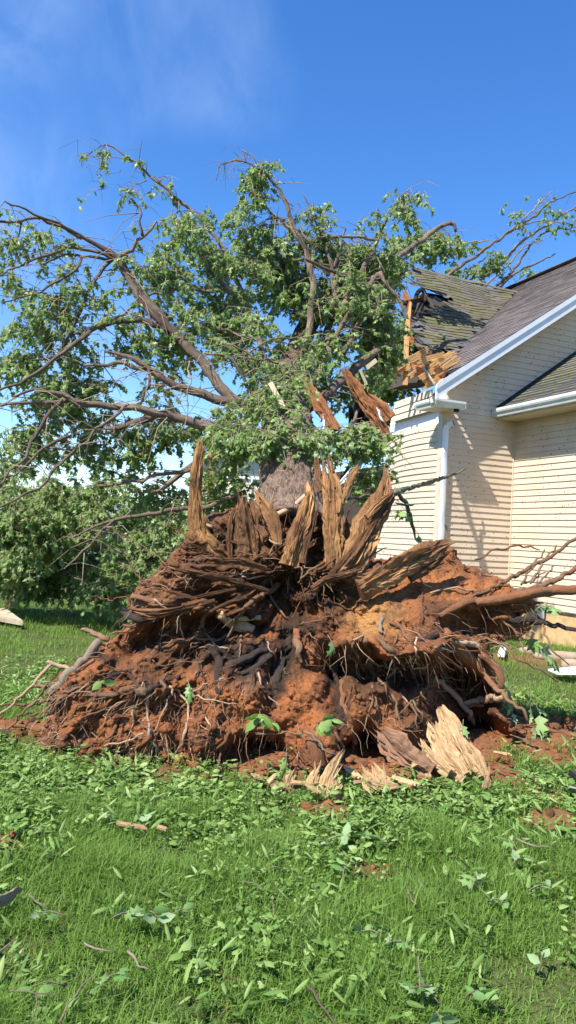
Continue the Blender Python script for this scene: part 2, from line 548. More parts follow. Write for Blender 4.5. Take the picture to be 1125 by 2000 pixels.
def shingle_mat(name, c1, c2, moss, mlo=0.45, mhi=0.62, tabs=False):
    m, n, l, b = mat(name)
    oi = n.new('ShaderNodeObjectInfo')
    v = _coord(n, l, 'Object')
    g = n.new('ShaderNodeNewGeometry')
    a = _noise(n, l, g.outputs['Position'], 1.6, 5, 0.65)
    f = _noise(n, l, g.outputs['Position'], 70, 3, 0.7)
    c = _mix(n, l, oi.outputs['Random'], c1, c2)
    if tabs:
        br = n.new('ShaderNodeTexWhiteNoise'); br.noise_dimensions = '2D'
        sn = n.new('ShaderNodeVectorMath'); sn.operation = 'SNAP'; sn.inputs[1].default_value = (1, 1, 1)
        uv = _coord(n, l, 'UV')
        l.new(uv, sn.inputs[0]); l.new(sn.outputs[0], br.inputs['Vector'])
        c = _mix(n, l, br.outputs['Value'], c1, c2)
    c = _mix(n, l, _range(n, l, f, 0.35, 0.7, 0, 0.5), c, tuple(x * 0.55 for x in c1))
    mz = _noise(n, l, g.outputs['Position'], 9, 4, 0.7)
    mk = n.new('ShaderNodeMath'); mk.operation = 'MULTIPLY'
    l.new(_range(n, l, a, mlo, mhi), mk.inputs[0]); l.new(_range(n, l, mz, 0.35, 0.6), mk.inputs[1])
    c = _mix(n, l, mk.outputs[0], c, moss)
    l.new(c, b.inputs['Base Color'])
    b.inputs['Roughness'].default_value = 0.9
    b.inputs['Specular IOR Level'].default_value = 0.2
    _bump(n, l, b, f, 0.003, 0.6)
    return m
M_SHINGLE = shingle_mat('mossy_shingle', (0.10, 0.088, 0.068), (0.175, 0.15, 0.118), (0.105, 0.105, 0.03), 0.44, 0.6)
M_ROOF = shingle_mat('roof_shingle', (0.125, 0.105, 0.098), (0.20, 0.17, 0.155), (0.11, 0.10, 0.06), 0.55, 0.75, True)
M_WINGROOF = shingle_mat('wing_shingle', (0.11, 0.10, 0.075), (0.19, 0.17, 0.14), (0.14, 0.15, 0.035), 0.36, 0.56, True)
M_SHINGLEGREY = plain('shingle_underside', (0.085, 0.088, 0.095), 0.8, 0.25, 8, 0.004)


# ------------------------------------------------------------------ ground
def dirt_amount(x, y):
    """0..1 bare red soil on the lawn."""
    x = np.asarray(x, float); y = np.asarray(y, float)
    d = np.zeros(x.shape)
    for (px, py, rx, ry, k) in DIRT:
        c = G(px, py)
        e = np.hypot((x - c[0]) / rx, (y - c[1]) / ry)
        e = e + 0.45 * fbm(x * 3.1, y * 3.1, 5, 4)
        d = np.maximum(d, k * smooth(1.1, 0.6, e))
    return d
DIRT = [(560, 1470, 1.75, 0.85, 1), (900, 1440, 0.95, 0.8, 1), (1060, 1430, 0.75, 0.42, 1), (1100, 1495, 0.5, 0.22, .9),
        (60, 1440, 0.75, 0.35, 1), (200, 1455, 0.7, 0.4, 1), (640, 1590, 0.18, 0.16, .9), (930, 1520, 0.35, 0.25, 1),
        (1085, 1610, 0.22, 0.14, .8), (760, 1520, 0.6, 0.22, 1), (540, 1525, 0.4, .2, 1), (5, 1660, .12, .08, .8), (910, 1680, .2, .12, .5),
        (1075, 1290, 1.0, 0.6, .8), (420, 1900, .16, .06, .5), (1040, 1560, .25, .12, .6), (720, 1700, .12, .08, .5)]

def ground_z(x, y):
    x = np.asarray(x, float); y = np.asarray(y, float)
    f = smooth(60, 15, np.hypot(x, y))
    z = f * (0.05 * fbm(x * 0.5, y * 0.5, 11, 3) + 0.018 * fbm(x * 3, y * 3, 12, 3))
    return z + 0.07 * dirt_amount(x, y) * (0.6 + 0.8 * fbm(x * 5, y * 5, 15, 4)) * smooth(15, 10, y)

def axis(lo, hi, step, far, g=1.28):
    a = list(np.arange(lo, hi, step))
    s = step; p = hi
    out = []
    while p < far:
        s *= g; p += s; out.append(p)
    pre = []
    s = step; p = lo
    while p > -far:
        s *= g; p -= s; pre.append(p)
    return np.array(pre[::-1] + a + out)
gx = axis(-5, 6, 0.06, 900); gy = axis(1.2, 9, 0.06, 1500)
X, Y = np.meshgrid(gx, gy, indexing='xy')
Xf, Yf = X.ravel(), Y.ravel()
Z = ground_z(Xf, Yf)
nx, ny = len(gx), len(gy)
ii = np.arange(nx * ny).reshape(ny, nx)
quads = np.stack([ii[:-1, :-1], ii[:-1, 1:], ii[1:, 1:], ii[1:, :-1]], -1).reshape(-1, 4)
gnd = tri_mesh('ground', np.stack([Xf, Yf, Z], 1), quads, M_GROUND, None, True, {'dirt': dirt_amount(Xf, Yf)})
tag(gnd, kind='structure')


# ------------------------------------------------------------------ the house
BETA = math.radians(22.5)
MH = np.array([math.cos(BETA), math.sin(BETA), 0])
VH = np.array([-math.sin(BETA), math.cos(BETA), 0])
ZH = np.array([0, 0, 1.0])
A = P(857, 1000, 12.3); A[2] = 0
def W(s, t, z): return A + MH * s + VH * t + ZH * z
def coords(p):
    q = np.asarray(p) - A
    return q @ MH, q @ VH, q[2]
B = on_plane(1001, 960, A, VH)
sB = coords(B)[0]
PB = W(sB, 0, 0)
z_f = coords(on_plane(1085, 1192, PB, MH))[2]
z_sof = coords(on_plane(1017, 823, PB, MH))[2]
OH = 0.42
# rake line and main roof plane (fascia plane t = -0.32)
TF = -0.32
r1 = coords(on_plane(857, 745, W(0, TF, 0), VH)); r2 = coords(on_plane(1125, 573, W(0, TF, 0), VH))
RK = (r2[2] - r1[2]) / (r2[0] - r1[0])
def roof_z(s): return r1[2] + RK * (s - r1[0])
ROOF_N = np.cross(MH + ZH * RK, VH); ROOF_N /= np.linalg.norm(ROOF_N)
if ROOF_N[2] < 0: ROOF_N = -ROOF_N
R0P = W(r1[0], TF, r1[2])
rid = coords(on_plane(1125, 508, R0P, ROOF_N))
S_RIDGE = rid[0]
house = empty('house', W(0.6, 0, 0))
tag(house, 'cream sided house with its mossy roof corner crushed by the fallen tree', 'house')
def hp(o): return adopt(o, house)
COURSE = 0.1025

def board_mb(p0, p1, z0, z1, nrm, top_in=None, segs=1, fn=None, out=0.0):
    """One clapboard: p0..p1 along the wall at heights z0..z1, lip proud at its bottom."""
    mb = MB()
    p0 = np.asarray(p0, float); p1 = np.asarray(p1, float)
    q0, q1 = top_in if top_in else (p0, p1)
    rows = []
    for k in range(segs + 1):
        u = k / segs
        b = p0 * (1 - u) + p1 * u; t = np.asarray(q0) * (1 - u) + np.asarray(q1) * u
        ob = fn(u, z0) if fn else np.zeros(3); ot = fn(u, z1) if fn else np.zeros(3)
        rows.append([b + ZH * z0 + nrm * (0.018 + out) + ob, t + ZH * z1 + nrm * (0.003 + out) + ot,
                     t + ZH * z1 - nrm * 0.004 + ot + nrm * out, b + ZH * z0 - nrm * 0.004 + ob + nrm * out])
    V = [p for r in rows for p in r]
    Fs = []
    for k in range(segs):
        a = k * 4; c = a + 4
        for j in range(4):
            Fs.append((a + j, a + (j + 1) % 4, c + (j + 1) % 4, c + j))
    Fs.append((3, 2, 1, 0)); e = segs * 4
    Fs.append((e, e + 1, e + 2, e + 3))
    mb.add(V, Fs)
    return mb

# wall with siding that meets the inner corner (mid gable wall)
NM = -VH
wall = MB()
wall.hexa([W(0.0, .01, 0.1), W(6.4, .01, 0.1), W(6.4, .2, 0.1), W(0.0, .2, 0.1),
           W(0.0, .01, roof_z(0.0) - .1), W(6.4, .01, roof_z(6.4) - .1), W(6.4, .2, roof_z(6.4) - .1), W(0.0, .2, roof_z(0.0) - .1)])
gable = hp(wall.build('gable_wall', M_WRAP))
z = z_f
i = 0
while z < roof_z(6.2) - 0.2:
    z1 = z + COURSE
    s1 = sB - 0.02 if z1 < z_sof - .02 else 6.35
    def s0(zz): return max(0.06, (zz + .06 - r1[2]) / RK + r1[0])
    if s0(z1) < s1 - 0.1:
        o = board_mb(W(s0(z), 0, 0), W(s1, 0, 0), z, z1 + .006, NM, (W(s0(z1), 0, 0), W(s1, 0, 0))).build('siding_board', M_SIDING)
        o.parent = gable
        o.matrix_parent_inverse = Matrix.Identity(4)
    z = z1

# wing wall (nearer the camera on its right end)
NR = -MH
wall = MB()
wall.hexa([W(sB + .01, 0, z_f - .02), W(sB + .01, -4.5, z_f - .02), W(sB + .2, -4.5, z_f - .02), W(sB + .2, 0, z_f - .02),
           W(sB + .01, 0, z_sof), W(sB + .01, -4.5, z_sof), W(sB + .2, -4.5, z_sof), W(sB + .2, 0, z_sof)])
wingw = hp(wall.build('wing_wall', M_WRAP))
z = z_f
while z < z_sof - .03:
    o = board_mb(W(sB, -.03, 0), W(sB, -4.5, 0), z, min(z + COURSE + .006, z_sof), NR).build('siding_board', M_SIDING)
    o.parent = wingw
    z += COURSE

# crushed left wall
NL = -MH
wall = MB()
z_top = coords(on_plane(846, 766, A, MH))[2]
wall.hexa([W(.012, 0, 0.1), W(.012, 1.9, 0.1), W(.2, 1.9, 0.1), W(.2, 0, 0.1),
           W(.012, 0, z_top - .03), W(.012, 1.75, z_top - .35), W(.2, 1.75, z_top - .35), W(.2, 0, z_top - .03)])
leftw = hp(wall.build('crushed_wall', M_WRAP))
z_gap = coords(on_plane(846, 803, A, MH))[2]
z_gap0 = coords(on_plane(846, 826, A, MH))[2]
def bow(u, zz):
    k = smooth(1.6, z_gap0, np.array(zz))
    return NL * (0.30 * math.sin(u * math.pi * .9) * float(k) * .5) - ZH * 0.13 * u * u * float(k)
z = z_f - 2 * COURSE
while z < z_gap0 - .05:
    L = 2.05 + random.uniform(-.05, .1) - .35 * float(smooth(2.0, 3.2, np.array(z)))
    o = board_mb(W(0, .10, 0), W(0, L, 0), z, z + COURSE + .006, NL, None, 8, bow).build('siding_board', M_SIDING)
    o.parent = leftw
    z += COURSE
def lift(u, zz): return ZH * (-0.05 * u) + NL * (.03 + .02 * u)
z = z_gap
k = 0
while z < z_top - .02:
    L = 1.55 - k * .05
    o = board_mb(W(0, .12 if k < 2 else .25, 0), W(0, L, 0), z, z + COURSE + .02, NL, None, 4, lift, .03).build('siding_board', M_SIDING)
    o.parent = leftw
    z += COURSE * 1.18
    k += 1
# torn housewrap folded over the top of the crushed wall
nu, nv = 16, 8
V = []; 
for a in range(nu + 1):
    for b_ in range(nv + 1):
        u = a / nu; v = b_ / nv
        q = W(-.05 + v * .55, .05 + u * 1.5, z_top - .03 + .16 * math.sin(v * 2.6) - .38 * u * u + .10 * float(fbm(np.array(u * 5), np.array(v * 4), 3, 3)))
        V.append(q)
Q = [(a * (nv + 1) + b_, (a + 1) * (nv + 1) + b_, (a + 1) * (nv + 1) + b_ + 1, a * (nv + 1) + b_ + 1) for a in range(nu) for b_ in range(nv)]
hp(tri_mesh('torn_house_wrap', np.array(V), np.array(Q), M_WRAP, None, False))

# corner and inner trim
mb = MB()
mb.hexa([W(-.022, -.022, z_f - .25), W(.075, -.022, z_f - .25), W(.075, -.001, z_f - .25), W(-.022, -.001, z_f - .25),
         W(-.022, -.022, z_gap), W(.075, -.022, z_gap), W(.075, -.001, z_gap), W(-.022, -.001, z_gap)])
mb.hexa([W(-.022, .0, z_f - .25), W(-.001, .0, z_f - .25), W(-.001, .095, z_f - .25), W(-.022, .095, z_f - .25),
         W(-.022, .0, z_gap), W(-.001, .0, z_gap), W(-.001, .095, z_gap), W(-.022, .095, z_gap)])
hp(mb.build('corner_trim', M_TRIM))
mb = MB()
mb.hexa([W(sB - .035, -.035, z_f - .01), W(sB - .001, -.035, z_f - .01), W(sB - .001, -.002, z_f - .01), W(sB - .035, -.002, z_f - .01),
         W(sB - .035, -.035, z_sof), W(sB - .001, -.035, z_sof), W(sB - .001, -.002, z_sof), W(sB - .035, -.002, z_sof)])
hp(mb.build('inner_corner_trim', M_TRIM))

# foundation and crawl-space vent
mb = MB()
mb.hexa([W(sB + .03, .1, -.1), W(sB + .03, -4.5, -.1), W(sB + .3, -4.5, -.1), W(sB + .3, .1, -.1),
         W(sB + .03, .1, z_f - .003), W(sB + .03, -4.5, z_f - .003), W(sB + .3, -4.5, z_f - .003), W(sB + .3, .1, z_f - .003)])
hp(mb.build('foundation', M_FOUND))
mb = MB()
mb.hexa([W(-.0, .03, -.1), W(sB + .02, .03, -.1), W(sB + .02, .3, -.1), W(-.0, .3, -.1),
         W(-.0, .03, z_f - .003), W(sB + .02, .03, z_f - .003), W(sB + .02, .3, z_f - .003), W(-.0, .3, z_f - .003)])
hp(mb.build('foundation', M_FOUND))
cv = coords(on_plane(1052, 1198, PB, MH))
vent_o = None
mb = MB()
mb.hexa([W(sB + .012, cv[1] + .14, cv[2] - .08), W(sB + .012, cv[1] - .14, cv[2] - .08), W(sB + .028, cv[1] - .14, cv[2] - .08), W(sB + .028, cv[1] + .14, cv[2] - .08),
         W(sB + .012, cv[1] + .14, cv[2] + .08), W(sB + .012, cv[1] - .14, cv[2] + .08), W(sB + .028, cv[1] - .14, cv[2] + .08), W(sB + .028, cv[1] + .14, cv[2] + .08)])
vent = hp(mb.build('crawl_space_vent', M_BLACK))  # black panel standing for the dark crawl space behind the grille
mb = MB()
for k in range(9):
    t = cv[1] - .12 + k * .03
    mb.hexa([W(sB + .002, t, cv[2] - .075), W(sB + .002, t + .012, cv[2] - .075), W(sB + .011, t + .012, cv[2] - .075), W(sB + .011, t, cv[2] - .075),
             W(sB + .002, t, cv[2] + .075), W(sB + .002, t + .012, cv[2] + .075), W(sB + .011, t + .012, cv[2] + .075), W(sB + .011, t, cv[2] + .075)])
g_ = mb.build('grille', M_GUTTER); g_.parent = vent; g_.matrix_parent_inverse = Matrix.Identity(4)

# wing eave: soffit, gutter, roof
sG = sB - OH
mb = MB()
mb.hexa([W(sG, -.02, z_sof), W(sG, -4.6, z_sof), W(sB + .05, -4.6, z_sof), W(sB + .05, -.02, z_sof),
         W(sG, -.02, z_sof + .02), W(sG, -4.6, z_sof + .02), W(sB + .05, -4.6, z_sof + .02), W(sB + .05, -.02, z_sof + .02)])
hp(mb.build('soffit', M_SOFFIT))
def gutter_mb(fr, length_a, length_b, size=.12):
    """K profile: fr(l, out, up)."""
    prof = [(0, 0), (.062, 0), (.072, .03), (.095, .06), (.105, .085), (.105, .12), (.098, .12), (.098, .088), (.088, .066), (.064, .036), (.056, .008), (0.006, .008)]
    k = size / .12
    V = [fr(length_a, x * k, y * k) for x, y in prof] + [fr(length_b, x * k, y * k) for x, y in prof]
    n = len(prof)
    Fs = [(j, (j + 1) % n, n + (j + 1) % n, n + j) for j in range(n)]
    Fs += [tuple(range(n)), tuple(range(2 * n - 1, n - 1, -1))]
    m_ = MB(); m_.add(V, Fs)
    m_.hexa([fr(length_a, 0, 0), fr(length_a, .1 * k, .02), fr(length_a, .1 * k, .118 * k), fr(length_a, 0, .118 * k),
             fr(length_a + (.006 if length_b > length_a else -.006), 0, 0), fr(length_a + (.006 if length_b > length_a else -.006), .1 * k, .02),
             fr(length_a + (.006 if length_b > length_a else -.006), .1 * k, .118 * k), fr(length_a + (.006 if length_b > length_a else -.006), 0, .118 * k)])
    return m_
zG = z_sof + .03
hp(gutter_mb(lambda l, o_, u: W(sG - o_, -.03 - l, zG + u), 0, 4.6, .135).build('gutter', M_GUTTER))
mb = MB()
mb.hexa([W(sG - .001, -.02, z_sof + .022), W(sG + .02, -.02, z_sof + .022), W(sG + .02, -4.6, z_sof + .022), W(sG - .001, -4.6, z_sof + .022),
         W(sG - .001, -.02, zG + .15), W(sG + .02, -.02, zG + .15), W(sG + .02, -4.6, zG + .15), W(sG - .001, -4.6, zG + .15)])
hp(mb.build('fascia', M_GUTTER))
# wing roof rises to the right against the gable wall
w1 = coords(on_plane(985, 788, W(0, -.02, 0), VH)); w2 = coords(on_plane(1125, 690, W(0, -.02, 0), VH))
WK = (w2[2] - w1[2]) / (w2[0] - w1[0])
z_we = zG + .145

def course_roof(name, material, s_a, s_b, zfun, slope, t_range, parent, cw=.13, thick=.011, tab=.33):
    """Courses of shingle running along t, each a thin lapped strip; one mesh (too thin to tell apart)."""
    ln = math.sqrt(1 + slope * slope)
    V = []; Fs = []; UV = []
    n = int((s_b - s_a) * ln / cw)
    nrm = np.array([0, 0, 0]) + (ZH - MH * slope) / ln
    for i in range(n):
        sa = s_a + i * cw / ln; sb = sa + cw / ln * 1.05
        ta, tb = t_range(sa)
        if tb - ta < .05: continue
        t = ta - random.random() * tab
        while t < tb:
            t0 = max(t, ta) + .004; t1 = min(t + tab, tb) - .002
            if t1 > t0:
                lo = thick * random.uniform(.85, 1.4)
                o = len(V)
                V += [W(sa, t0, zfun(sa)) + nrm * lo, W(sa, t1, zfun(sa)) + nrm * lo, W(sb, t1, zfun(sb)) + nrm * .002, W(sb, t0, zfun(sb)) + nrm * .002,
                      W(sa, t0, zfun(sa)), W(sa, t1, zfun(sa))]
                Fs += [(o, o + 1, o + 2, o + 3), (o + 4, o + 5, o + 1, o)]
                cell = (i * 1.0 + .5, round(t / tab) + .5)
                UV += [cell] * 6
            t += tab
    m_ = MB(); m_.add(V, Fs, UV)
    o = m_.build(name, material); o['kind'] = 'stuff'
    return o
mb = MB()
sw_end = 4.6
mb.hexa([W(sG - .02, -.02, z_we - .03), W(sG - .02, -4.6, z_we - .03), W(sw_end, -4.6, z_we - .03 + WK * (sw_end - sG)), W(sw_end, -.02, z_we - .03 + WK * (sw_end - sG)),
         W(sG - .02, -.02, z_we), W(sG - .02, -4.6, z_we), W(sw_end, -4.6, z_we + WK * (sw_end - sG)), W(sw_end, -.02, z_we + WK * (sw_end - sG))])
wroof = hp(mb.build('wing_roof', M_FELT))
o = course_roof('shingles', M_WINGROOF, sG - .04, sw_end, lambda s: z_we + .002 + WK * (s - sG), WK, lambda s: (-4.6, -.03), None)
o.parent = wroof
mb = MB()
mb.bar(W(sG, -.025, z_we + .03), W(sw_end, -.025, z_we + .03 + WK * (sw_end - sG)), .05, .012, ZH)
f_ = mb.build('step_flashing', M_FELT); f_.parent = wroof

# main roof
J = on_plane(1010, 570, R0P, ROOF_N); K_ = on_plane(880, 700, R0P, ROOF_N)
sJ, tJ, zJ = coords(J); sK, tK, zK = coords(K_)
def t_valley(s):
    if s < sJ: return tJ + (tK - tJ) * (s - sJ) / (sK - sJ)
    return 9.0
S_BROKEN = coords(on_plane(893, 727, W(0, TF, 0), VH))[0]
mb = MB()
def rz(s): return roof_z(s) - .012
sR = S_RIDGE
for (sa, sb, ta, tb) in ((S_BROKEN + .05, sJ, None, None), (sJ, sR, 0, 9.0)):
    t1a = t_valley(sa) if ta is None else tb; t1b = t_valley(sb - 1e-4) if ta is None else tb
    mb.hexa([W(sa, TF + .02, rz(sa) - .03), W(sb, TF + .02, rz(sb) - .03), W(sb, t1b, rz(sb) - .03), W(sa, t1a, rz(sa) - .03),
             W(sa, TF + .02, rz(sa)), W(sb, TF + .02, rz(sb)), W(sb, t1b, rz(sb)), W(sa, t1a, rz(sa))])
mb.hexa([W(sR, TF + .02, rz(sR) - .03), W(sR + 4, TF + .02, rz(sR) - 4 * RK - .03), W(sR + 4, 9, rz(sR) - 4 * RK - .03), W(sR, 9, rz(sR) - .03),
         W(sR, TF + .02, rz(sR)), W(sR + 4, TF + .02, rz(sR) - 4 * RK), W(sR + 4, 9, rz(sR) - 4 * RK), W(sR, 9, rz(sR))])
mroof = hp(mb.build('main_roof', M_FELT))
def mr(s):
    jag = .05 * float(fbm(np.array(s * 9), np.array(.3), 4, 2))
    return (TF - .02, t_valley(s) + (.02 if s < sJ else 0)) if s > S_BROKEN + .02 else (TF - .02, TF - .03)
o = course_roof('shingles', M_ROOF, S_BROKEN, sR, lambda s: roof_z(s) - .008, RK, mr, None)
o.parent = mroof
mb = MB()
mb.bar(W(sR, TF, rz(sR) + .025), W(sR, 9, rz(sR) + .025), .3, .014, MH)
f_ = mb.build('ridge_cap', M_ROOF); f_.parent = mroof

# rake fascia: main board and upper drip trim
a0 = coords(on_plane(852, 762, W(0, TF, 0), VH)); a1 = coords(on_plane(893, 765, W(0, TF, 0), VH))
s_lo = a0[0]; s_hi = sR + .02
HB = 0.235
mb = MB()
def rk(s, d): return roof_z(s) - .03 - d
mb.hexa([W(s_lo, TF, rk(s_lo, HB)), W(s_hi, TF, rk(s_hi, HB)), W(s_hi, TF + .02, rk(s_hi, HB)), W(s_lo, TF + .02, rk(s_lo, HB)),
         W(s_lo, TF, rk(s_lo, 0)), W(s_hi, TF, rk(s_hi, 0)), W(s_hi, TF + .02, rk(s_hi, 0)), W(s_lo, TF + .02, rk(s_lo, 0))])
mb.hexa([W(s_lo, TF - .018, rk(s_lo, .075)), W(s_hi, TF - .018, rk(s_hi, .075)), W(s_hi, TF - .002, rk(s_hi, .075)), W(s_lo, TF - .002, rk(s_lo, .075)),
         W(s_lo, TF - .018, rk(s_lo, -.018)), W(s_hi, TF - .018, rk(s_hi, -.018)), W(s_hi, TF - .002, rk(s_hi, -.018)), W(s_lo, TF - .002, rk(s_lo, -.018))])
hp(mb.build('rake_fascia', M_WHITE))
mb = MB()
mb.hexa([W(.0, TF + .021, rk(.0, HB)), W(s_hi, TF + .021, rk(s_hi, HB)), W(s_hi, -.02, rk(s_hi, HB)), W(.0, -.02, rk(.0, HB)),
         W(.0, TF + .021, rk(.0, HB - .02)), W(s_hi, TF + .021, rk(s_hi, HB - .02)), W(s_hi, -.02, rk(s_hi, HB - .02)), W(.0, -.02, rk(.0, HB - .02))])
hp(mb.build('rake_soffit', M_SOFFIT))

# eave return at the corner with its torn gutter
g0 = coords(on_plane(843, 793, W(0, TF - .03, 0), VH))
zR = g0[2]; sC = g0[0]
s_end = coords(on_plane(905, 793, W(0, TF - .03, 0), VH))[0]
mb = MB()
mb.hexa([W(sC + .1, TF + .0, zR - .005), W(s_end - .01, TF + .0, zR - .005), W(s_end - .01, -.03, zR - .005), W(sC + .1, .12, zR - .005),
         W(sC + .1, TF + .0, zR + .09), W(s_end - .01, TF + .0, zR + .09), W(s_end - .01, -.03, zR + .09), W(sC + .1, .12, zR + .09)])
hp(mb.build('eave_return', M_SOFFIT))
hp(gutter_mb(lambda l, o_, u: W(s_end - l, TF + .07 - o_ - .07, zR + u), 0, s_end - sC - .03, .125).build('gutter', M_GUTTER))
hp(gutter_mb(lambda l, o_, u: W(sC + .1 - o_, .13 - l, zR + u), 0, .13 - TF - .02, .125).build('gutter', M_GUTTER))
c_ = coords(on_plane(892, 795, W(0, TF - .05, 0), VH))
mb = MB()
mb.bar(W(c_[0], TF - .05, zR - .045), W(c_[0], TF - .05, zR), .07, .055, MH)
hp(mb.build('gutter_outlet', M_BLACK))

# downspout
d1 = coords(on_plane(871, 838, W(0, -.06, 0), VH)); d0 = coords(on_plane(855, 1080, W(0, -.06, 0), VH))
sD = d1[0]
mb = MB()
prof = [(-.042, 0), (-.02, .006), (.02, .006), (.042, 0), (.042, -.055), (.015, -.062), (-.015, -.062), (-.042, -.055)]
zs = list(np.linspace(z_f - .2, d1[2] + .02, 14))
V = []
for q, zz in enumerate(zs):
    dent = .012 * random.uniform(-1, 1) if 5 < q < 12 else 0
    for (x, y) in prof:
        V.append(W(sD + x * (1 + dent * 4) + dent, -.025 + y * (1 - dent * 5), zz))
n8 = len(prof)
Fs = [(q * n8 + j, q * n8 + (j + 1) % n8, (q + 1) * n8 + (j + 1) % n8, (q + 1) * n8 + j) for q in range(len(zs) - 1) for j in range(n8)]
mb.add(V, Fs)
ds = hp(mb.build('downspout', M_WHITE))
mb = MB()
zt = d1[2]
pe = [W(sD, -.055, zt), W(sD + .02, -.07, zt + .06), W(sD + .09, -.13, zt + .10)]
mb.bar(pe[0], pe[1], .084, .06, MH); mb.bar(pe[1], pe[2], .084, .06, ZH)
el = mb.build('elbow', M_WHITE); el.parent = ds
mb = MB()
e2 = pe[2] + (pe[2] - pe[1]) * .12
mb.bar(pe[2] - (pe[2] - pe[1]) * .02, e2, .070, .05, ZH)
el2 = mb.build('opening_plug', M_BLACK); el2.parent = ds  # black plug painted as the shade inside the elbow

# interior behind the crushed corner: one solid block, coloured dark for its shade, seen through the gap
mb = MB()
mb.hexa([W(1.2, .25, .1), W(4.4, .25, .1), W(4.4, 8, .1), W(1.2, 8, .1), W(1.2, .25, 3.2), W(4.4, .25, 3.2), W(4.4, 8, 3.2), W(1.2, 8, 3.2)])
hp(mb.build('interior_dark_block', M_VOID))

# ---- crushed cross gable: deck, individual shingles, curled scraps
E_ = on_plane(803, 522, J, VH)
CN = np.cross(E_ - J, K_ - J); CN /= np.linalg.norm(CN)
if CN[1] > 0: CN = -CN
UX = (J - E_) / np.linalg.norm(J - E_)
DN = np.cross(CN, UX)
if DN[2] > 0: DN = -DN
OUT = [(803, 522), (880, 541), (950, 559), (1012, 573), (985, 605), (950, 640), (915, 672), (893, 692), (872, 690), (855, 692), (838, 684), (815, 665), (803, 652),
       (812, 636), (822, 612), (834, 598), (830, 575), (812, 545)]
HOLE = [(798, 562), (822, 556), (842, 568), (870, 577), (896, 583), (868, 592), (848, 604), (826, 606), (812, 596)]
def cg(px, py, off=0.0):
    p = on_plane(px, py, J, CN)
    return p + CN * off
def sag(p):
    u = (p - E_) @ UX; v = (p - E_) @ DN
    return CN * (0.05 * math.sin(u * 2.1 + .4) * math.sin(v * 2.4) + .03 * float(fbm(np.array(u * 2), np.array(v * 2), 8, 2)))
def shrink(poly, k):
    c = np.mean(poly, axis=0)
    return [tuple(c + (np.array(p) - c) * k) for p in poly]
# deck as a grid trimmed to the broken outline
V = []; Q = []; idx = {}
GU = np.arange(-1.95, 3.4, .08); GV = np.arange(-.02, 5.0, .08)
so_ = shrink(OUT, .985)
for a, u in enumerate(GU):
    for b_, v in enumerate(GV):
        p = E_ + UX * u + DN * v
        x_, y_ = project(p)
        if inside(so_, x_, y_)[0] and not inside(HOLE, x_, y_)[0]:
            idx[(a, b_)] = len(V); V.append(p + sag(p) - CN * .03)
for (a, b_) in list(idx):
    if all(k in idx for k in ((a + 1, b_), (a + 1, b_ + 1), (a, b_ + 1))):
        Q.append((idx[(a, b_)], idx[(a + 1, b_)], idx[(a + 1, b_ + 1)], idx[(a, b_ + 1)]))
deck = hp(tri_mesh('crushed_roof', np.array(V), np.array(Q), M_FELT))
sol = deck.modifiers.new('thickness', 'SOLIDIFY'); sol.thickness = .03; sol.offset = 0.0
tabw, tabh = .36, .155
shm = {}
v = 0.0; row = 0
cnt = 0
while v < 5.0:
    u = -1.95 - random.random() * tabw
    while u < 3.4:
        wv_ = tabw * random.uniform(.88, 1.0)
        cpt = E_ + UX * (u + wv_ / 2) + DN * (v + tabh / 2)
        x_, y_ = project(cpt)
        ins = inside(OUT, x_, y_)[0] and not inside(HOLE, x_, y_)[0]
        if ins:
            edge = float(poly_dist(OUT, x_, y_)[0])
            tl = random.uniform(-.004, .006); l_lift = random.uniform(.006, .012)
            if edge < 9 and y_[0] > 560 and x_[0] < 900 and random.random() < .6: l_lift = random.uniform(.02, .07)
            pts = []
            x0j = random.uniform(0, .006)
            hb_ = tabh * random.uniform(.84, .90)
            for (du, dv, up) in ((x0j, 0, .004), (wv_ - .012, 0, .004), (wv_ - .012, hb_, l_lift + tl), (x0j, hb_ * random.uniform(.97, 1.03), l_lift - tl)):
                q = E_ + UX * (u + du) + DN * (v + dv)
                pts.append(q + sag(q) + CN * up)
            m_ = MB(); m_.hexa([p - CN * .006 for p in pts] + pts)
            o = m_.build('shingle', M_SHINGLE, deck); cnt += 1
        u += wv_
    v += tabh; row += 1
# ridge capping shingles
for k in range(24):
    u = k * .155 - .02
    if u > 3.3: break
    q = E_ + UX * u; q2 = E_ + UX * (u + .17)
    if project(q2)[0][0] > 1016: break
    m_ = MB(); m_.bar(q + CN * .01 + sag(q) + DN * .05, q2 + CN * .016 + sag(q2) + DN * .05, .14, .012, DN)
    m_.build('ridge_shingle', M_SHINGLE, deck)
